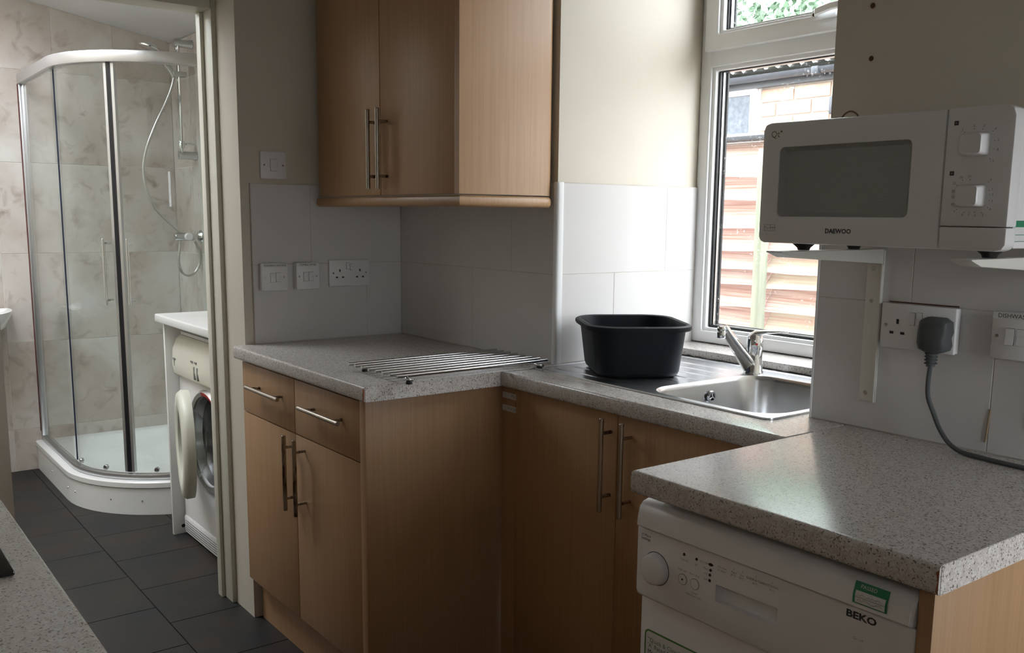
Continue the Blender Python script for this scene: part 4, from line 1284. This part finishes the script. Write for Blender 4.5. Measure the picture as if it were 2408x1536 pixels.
v = MB().lathe([(0.0, 0.0), (0.034, 0.0), (0.033, 0.004), (0.018, 0.016), (0.012, 0.020), (0.012, 0.045), (0.0, 0.045)], (SX + .02, -0.0128, 1.198), (0, -1, 0), 24).build('valve_flange', 'chrome', sr, smooth=50)
MB().lathe([(0.0, 0.0), (0.020, 0.0), (0.021, 0.004), (0.021, 0.085), (0.017, 0.092), (0.0, 0.094)], (SX + .02, -0.055, 1.198), (0, -1, 0), 20).build('valve_body', 'chrome_dull', sr)
MB().lathe([(0.0, 0.020), (0.017, 0.020), (0.020, 0.016), (0.0205, 0.0), (0.0, 0.0)], (SX + .0415, -0.085, 1.198), (1, 0, 0), 16).build('temperature_knob', 'white_plastic', sr, smooth=50)

# ------------------------------------------------------------------ washing machine under its white worktop
ut = thing('utility_worktop', (-0.63, -0.3, 0.0), 'white worktop with side panel over the washing machine', 'worktop')
m = MB().box(-0.990, -0.290, -0.560, -0.0155, 0.887, 0.920)
m.build('top', 'acrylic', ut, 0.006, 3)
sp = box('side_panel', 'acrylic', ut, -0.985, -0.968, -0.530, -0.0155, 0.0, 0.886, 0.001)
MB().lathe([(0.0, 0.0012), (0.007, 0.0010), (0.008, 0.0)], (-0.968, -0.490, 0.032), (1, 0, 0), 12).build('screw_cap', 'dark_hole', sp)
WY = -0.482
wm = thing('washing_machine', (-0.66, -0.28, 0.0), 'white front-loading washing machine with its round door ajar', 'washing machine')
wcx, wcz = -0.640, 0.455
def circ(r, n=32):
    return [(wcx + r * math.cos(2 * math.pi * k / n), wcz + r * math.sin(2 * math.pi * k / n)) for k in range(n)]
panel_y([(-0.955, 0.085), (-0.360, 0.085), (-0.360, 0.690), (-0.955, 0.690)], [circ(0.175)], WY, WY + 0.012).build('front_panel', 'appliance_white', wm, smooth=30)
m = MB().box(-0.955, -0.943, WY + 0.012, -0.02, 0.01, 0.835).box(-0.372, -0.360, WY + 0.012, -0.02, 0.01, 0.835).box(-0.943, -0.372, -0.032, -0.02, 0.01, 0.835).box(-0.955, -0.360, WY + 0.012, -0.02, 0.835, 0.848).box(-0.943, -0.372, WY + .013, -0.032, 0.01, 0.02)
m.build('cabinet_shell', 'appliance_white', wm, smooth=0)
p = [(WY + .011, 0.690), (WY - .012, 0.672), (WY - .022, 0.680), (WY - .028, 0.720), (WY - .024, 0.780), (WY - .008, 0.820), (WY + .011, 0.836)]
m = MB()
m.loft([[(x, a * 1.0, b) for a, b in p] for x in (-0.957, -0.358)])
cpw = m.build('control_panel', 'cream_plastic', wm, 0.004, smooth=40)
for x, z, w, h in ((-0.925, 0.742, 0.030, 0.007), (-0.925, 0.727, 0.007, 0.024), (-0.715, 0.757, 0.024, 0.006), (-0.672, 0.757, 0.022, 0.006)):
    box('panel_mark', 'ink_grey', cpw, x - w / 2, x + w / 2, WY - .0285, WY - .024, z - h / 2, z + h / 2)
for x in (-0.690, -0.655):
    box('panel_button', 'ink_grey', cpw, x - .007, x + .007, WY - .0290, WY - .022, 0.690, 0.740, 0.002)
p = [(WY + .011, 0.012), (WY - .004, 0.012), (WY - .006, 0.075), (WY - .001, 0.084), (WY + .011, 0.084)]
kp = MB().loft([[(x, a, b) for a, b in p] for x in (-0.953, -0.362)]).build('kick_plate', 'appliance_white', wm)
for k in range(5):
    box('vent_slot', 'grey_plastic', kp, -0.940, -0.375, WY - .0064, WY - .0035, 0.022 + k * .010, 0.0245 + k * .010)
MB().loft([[(a, WY - .006, b) for a, b in circ(0.176)], [(a, WY - .012, b) for a, b in circ(0.190)], [(a, WY - .001, b) for a, b in circ(0.200)], [(a, WY + .004, b) for a, b in circ(0.176)], [(a, WY + .05, b) for a, b in circ(0.165)]], False, False).build('porthole_rim', 'chrome_dull', wm, smooth=50)
MB().loft([[(a, WY + .03, b) for a, b in circ(0.172)], [(a, WY + .06, b) for a, b in circ(0.150)], [(a, WY + .30, b) for a, b in circ(0.150)], [(a, WY + .32, b) for a, b in circ(0.02)]], False, True).build('drum', 'drum_dark', wm, smooth=50)
m = MB()
m.loft([[(wcx + r * math.cos(t), WY - .0132 + d, wcz + r * math.sin(t)) for r, d in ((0.176, 0.004), (0.190, 0.0), (0.190, 0.001), (0.176, 0.005))] for t in [math.radians(a) for a in range(50, 101, 5)]])
m.build('red_label', 'red_plastic', wm)
# door ring swung open on its left hinge
th = math.radians(-13)
def dmap(px, py, pz):
    hx, hy = wcx - 0.20, WY - 0.016
    dx, dy = px - hx, py - hy
    return (hx + dx * math.cos(th) - dy * math.sin(th), hy + dx * math.sin(th) + dy * math.cos(th), pz)
def dl(r, y):
    return [dmap(a, WY - 0.016 + y, b) for a, b in circ(r)]
wd = MB().loft([dl(0.205, -0.004), dl(0.207, -0.030), dl(0.195, -0.045), dl(0.150, -0.048), dl(0.135, -0.040), dl(0.135, -0.004)], closed=True).build('door', 'cream_plastic', wm, smooth=50)
MB().loft([dl(0.136, -0.030), dl(0.130, 0.020), dl(0.09, 0.045), dl(0.02, 0.050)], False, True).build('door_glass', 'shower_glass', wd, smooth=50)
hx, hy = wcx - 0.20, WY - 0.016
MB().box(hx - .012, hx + .012, hy - .012, hy + .015, wcz - 0.05, wcz + 0.05).build('hinge', 'chrome_dull', wd, 0.002)

# wash basin on the far wall
bs = thing('wash_basin', (XF + 0.2, -1.12, 0.70), 'white ceramic wash basin on the far wall of the shower room', 'basin')
def bas(rx, ry, z):
    return [(XF + 0.0006 + max(0, rx * (0.06 + 0.94 * math.sin(math.pi * k / 16))) if k <= 16 else XF + .0006, -1.12 - ry * math.cos(math.pi * k / 16), z) for k in range(17)]
MB().loft([bas(.12, .08, .690), bas(.24, .17, .715), bas(.34, .235, .76), bas(.375, .262, .82), bas(.38, .265, .838), bas(.36, .25, .842), bas(.33, .22, .832), bas(.25, .16, .78), bas(.12, .08, .745)], True, True).build('basin_shell', 'ceramic', bs, smooth=60)

# ------------------------------------------------------------------ outside the window: yard, fence, outbuilding, tree
struct(MB().box(-14, 14, 0.625, 22, -0.20, -0.12).build('ground_outside', 'concrete', smooth=0))
struct(MB().box(3.32, 14, -14, 0.6, -0.20, -0.12).box(-14, 3.32, -14, -2.3, -0.20, -0.12).build('ground_garden', 'concrete', smooth=0))
fn = thing('fence', (0.3, 1.6, -0.12), 'overlapping reddish timber board fence close outside the window', 'fence')
zs = [1.612, 1.490, 1.393, 1.279, 1.183, 1.105, 1.034, 0.940, 0.835, 0.735, 0.63, 0.53, 0.43, 0.33, 0.23, 0.13, 0.03, -0.07]
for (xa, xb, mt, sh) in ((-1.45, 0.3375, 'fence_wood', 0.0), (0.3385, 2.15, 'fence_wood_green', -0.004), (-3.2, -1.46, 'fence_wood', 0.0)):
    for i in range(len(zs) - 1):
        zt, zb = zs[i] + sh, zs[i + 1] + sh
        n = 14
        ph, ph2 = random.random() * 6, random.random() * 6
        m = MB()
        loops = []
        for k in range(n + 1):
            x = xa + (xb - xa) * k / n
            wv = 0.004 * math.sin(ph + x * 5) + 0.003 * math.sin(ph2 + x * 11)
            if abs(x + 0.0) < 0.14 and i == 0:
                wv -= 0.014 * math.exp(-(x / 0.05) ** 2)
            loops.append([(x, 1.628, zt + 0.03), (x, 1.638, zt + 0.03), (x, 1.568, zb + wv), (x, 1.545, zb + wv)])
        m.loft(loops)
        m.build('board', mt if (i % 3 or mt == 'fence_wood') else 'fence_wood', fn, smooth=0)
box('capping_rail', 'gutter_black', fn, -3.2, 2.15, 1.560, 1.640, 1.6445, 1.664, 0.003)
for x in (0.338, -1.46, 2.15):
    box('post', 'post_wood', fn, x - 0.019, x + 0.019, 1.490, 1.540, -0.12, 1.60, 0.004)

ob = thing('outbuilding', (-0.6, 3.4, -0.12), 'low brick outbuilding with corrugated roof behind the fence', 'outbuilding')
box('wall', 'mortar', ob, -2.2, 2.2, 2.612, 4.6, -0.12, 2.06)
bz = 1.42
r_ = 0
while bz < 2.0:
    bx = -0.575 + (0.0 if r_ % 2 else -0.1125)
    while bx < 1.6:
        x0 = max(bx, -0.565)
        if bx + 0.215 - x0 > 0.03:
            box('brick', 'brick', ob, x0, bx + 0.215, 2.602, 2.630, bz, bz + 0.065)
        bx += 0.225
    bz += 0.075
    r_ += 1
box('render_panel', 'render_white', ob, -2.1, -0.570, 2.598, 2.630, 1.40, 2.052)
wf = ring_y('window_frame', 'upvc', ob, -1.62, -0.585, 1.735, 2.040, (0.05, 0.04, 0.05, 0.05), 2.575, 2.597, 0.004)
box('pane', 'dark_pane', wf, -1.57, -0.625, 2.585, 2.590, 1.785, 1.990)
m = MB()
N = 260
tp_, bt_ = [], []
for k in range(N + 1):
    x = -2.3 + 4.6 * k / N
    dz = 0.016 * math.sin(2 * math.pi * x / 0.075)
    tp_.append((x, dz))
loops = []
for x, dz in tp_:
    loops.append([(x, 2.505, 2.120 + dz), (x, 4.8, 2.42 + dz), (x, 4.8, 2.413 + dz), (x, 2.505, 2.112 + dz)])
m.loft(loops)
m.build('roof_sheet', 'roof_sheet', ob, smooth=60)
box('fascia', 'gutter_black', ob, -2.25, 2.25, 2.565, 2.597, 2.020, 2.075)
m = MB()
m.loft([[(x, 2.528 + 0.031 * math.cos(t), 2.078 + 0.031 * math.sin(t)) for t in [math.radians(a) for a in range(180, 361, 20)]] + [(x, 2.528 + 0.027 * math.cos(t), 2.078 + 0.027 * math.sin(t)) for t in [math.radians(a) for a in range(360, 179, -20)]] for x in (-2.3, 2.3)])
m.build('gutter', 'gutter_black', ob, smooth=50)
for x in (-0.80, -0.16, 0.6):
    box('gutter_bracket', 'gutter_black', ob, x - 0.02, x + 0.02, 2.494, 2.564, 2.043, 2.082, 0.004)
box('security_lamp', 'gutter_black', ob, -0.085, 0.02, 2.52, 2.601, 1.84, 1.93, 0.01)

def tree(x, y, z0, h, rad, label, leaves, seed):
    rng = random.Random(seed)
    t = thing('tree', (x, y, -0.12), label, 'tree', 'trees beyond the outbuilding')
    MB().tube([(x, y, -0.12), (x + .05, y, z0 * .6), (x - .05, y + .05, z0 + h * .45)], [0.16, 0.12, 0.05], 10).build('trunk', 'bark', t)
    vs, fs = [], []
    for _ in range(leaves):
        th_, ph_ = rng.random() * 2 * math.pi, math.acos(rng.uniform(-1, 1))
        rr_ = (rng.random() ** 0.4)
        lump = 1 + 0.25 * math.sin(3 * th_ + seed) * math.sin(4 * ph_)
        c = Vector((x + rad * rr_ * lump * math.sin(ph_) * math.cos(th_), y + rad * rr_ * lump * math.sin(ph_) * math.sin(th_), z0 + h / 2 + h / 2 * rr_ * lump * math.cos(ph_)))
        a = Vector((rng.gauss(0, 1), rng.gauss(0, 1), rng.gauss(0, 1))).normalized()
        b = a.cross(Vector((rng.gauss(0, 1), rng.gauss(0, 1), rng.gauss(0, 1)))).normalized()
        L, W = rng.uniform(.035, .065), rng.uniform(.018, .032)
        n = len(vs)
        vs += [c - a * L, c + b * W, c + a * L, c - b * W]
        fs.append((n, n + 1, n + 2, n + 3))
    me = bpy.data.meshes.new('crown')
    org = Vector(t.location)
    me.from_pydata([v - org for v in vs], [], fs)
    me.materials.append(MATS['leaf'])
    o = bpy.data.objects.new('crown', me)
    COL.objects.link(o)
    o.parent = t
    return t
tree(-3.6, 6.4, 1.0, 4.2, 1.7, 'leafy green tree seen through the top of the window', 30000, 3)
tree(0.9, 7.6, 1.0, 4.8, 1.8, 'second leafy green tree further behind the outbuilding', 24000, 5)
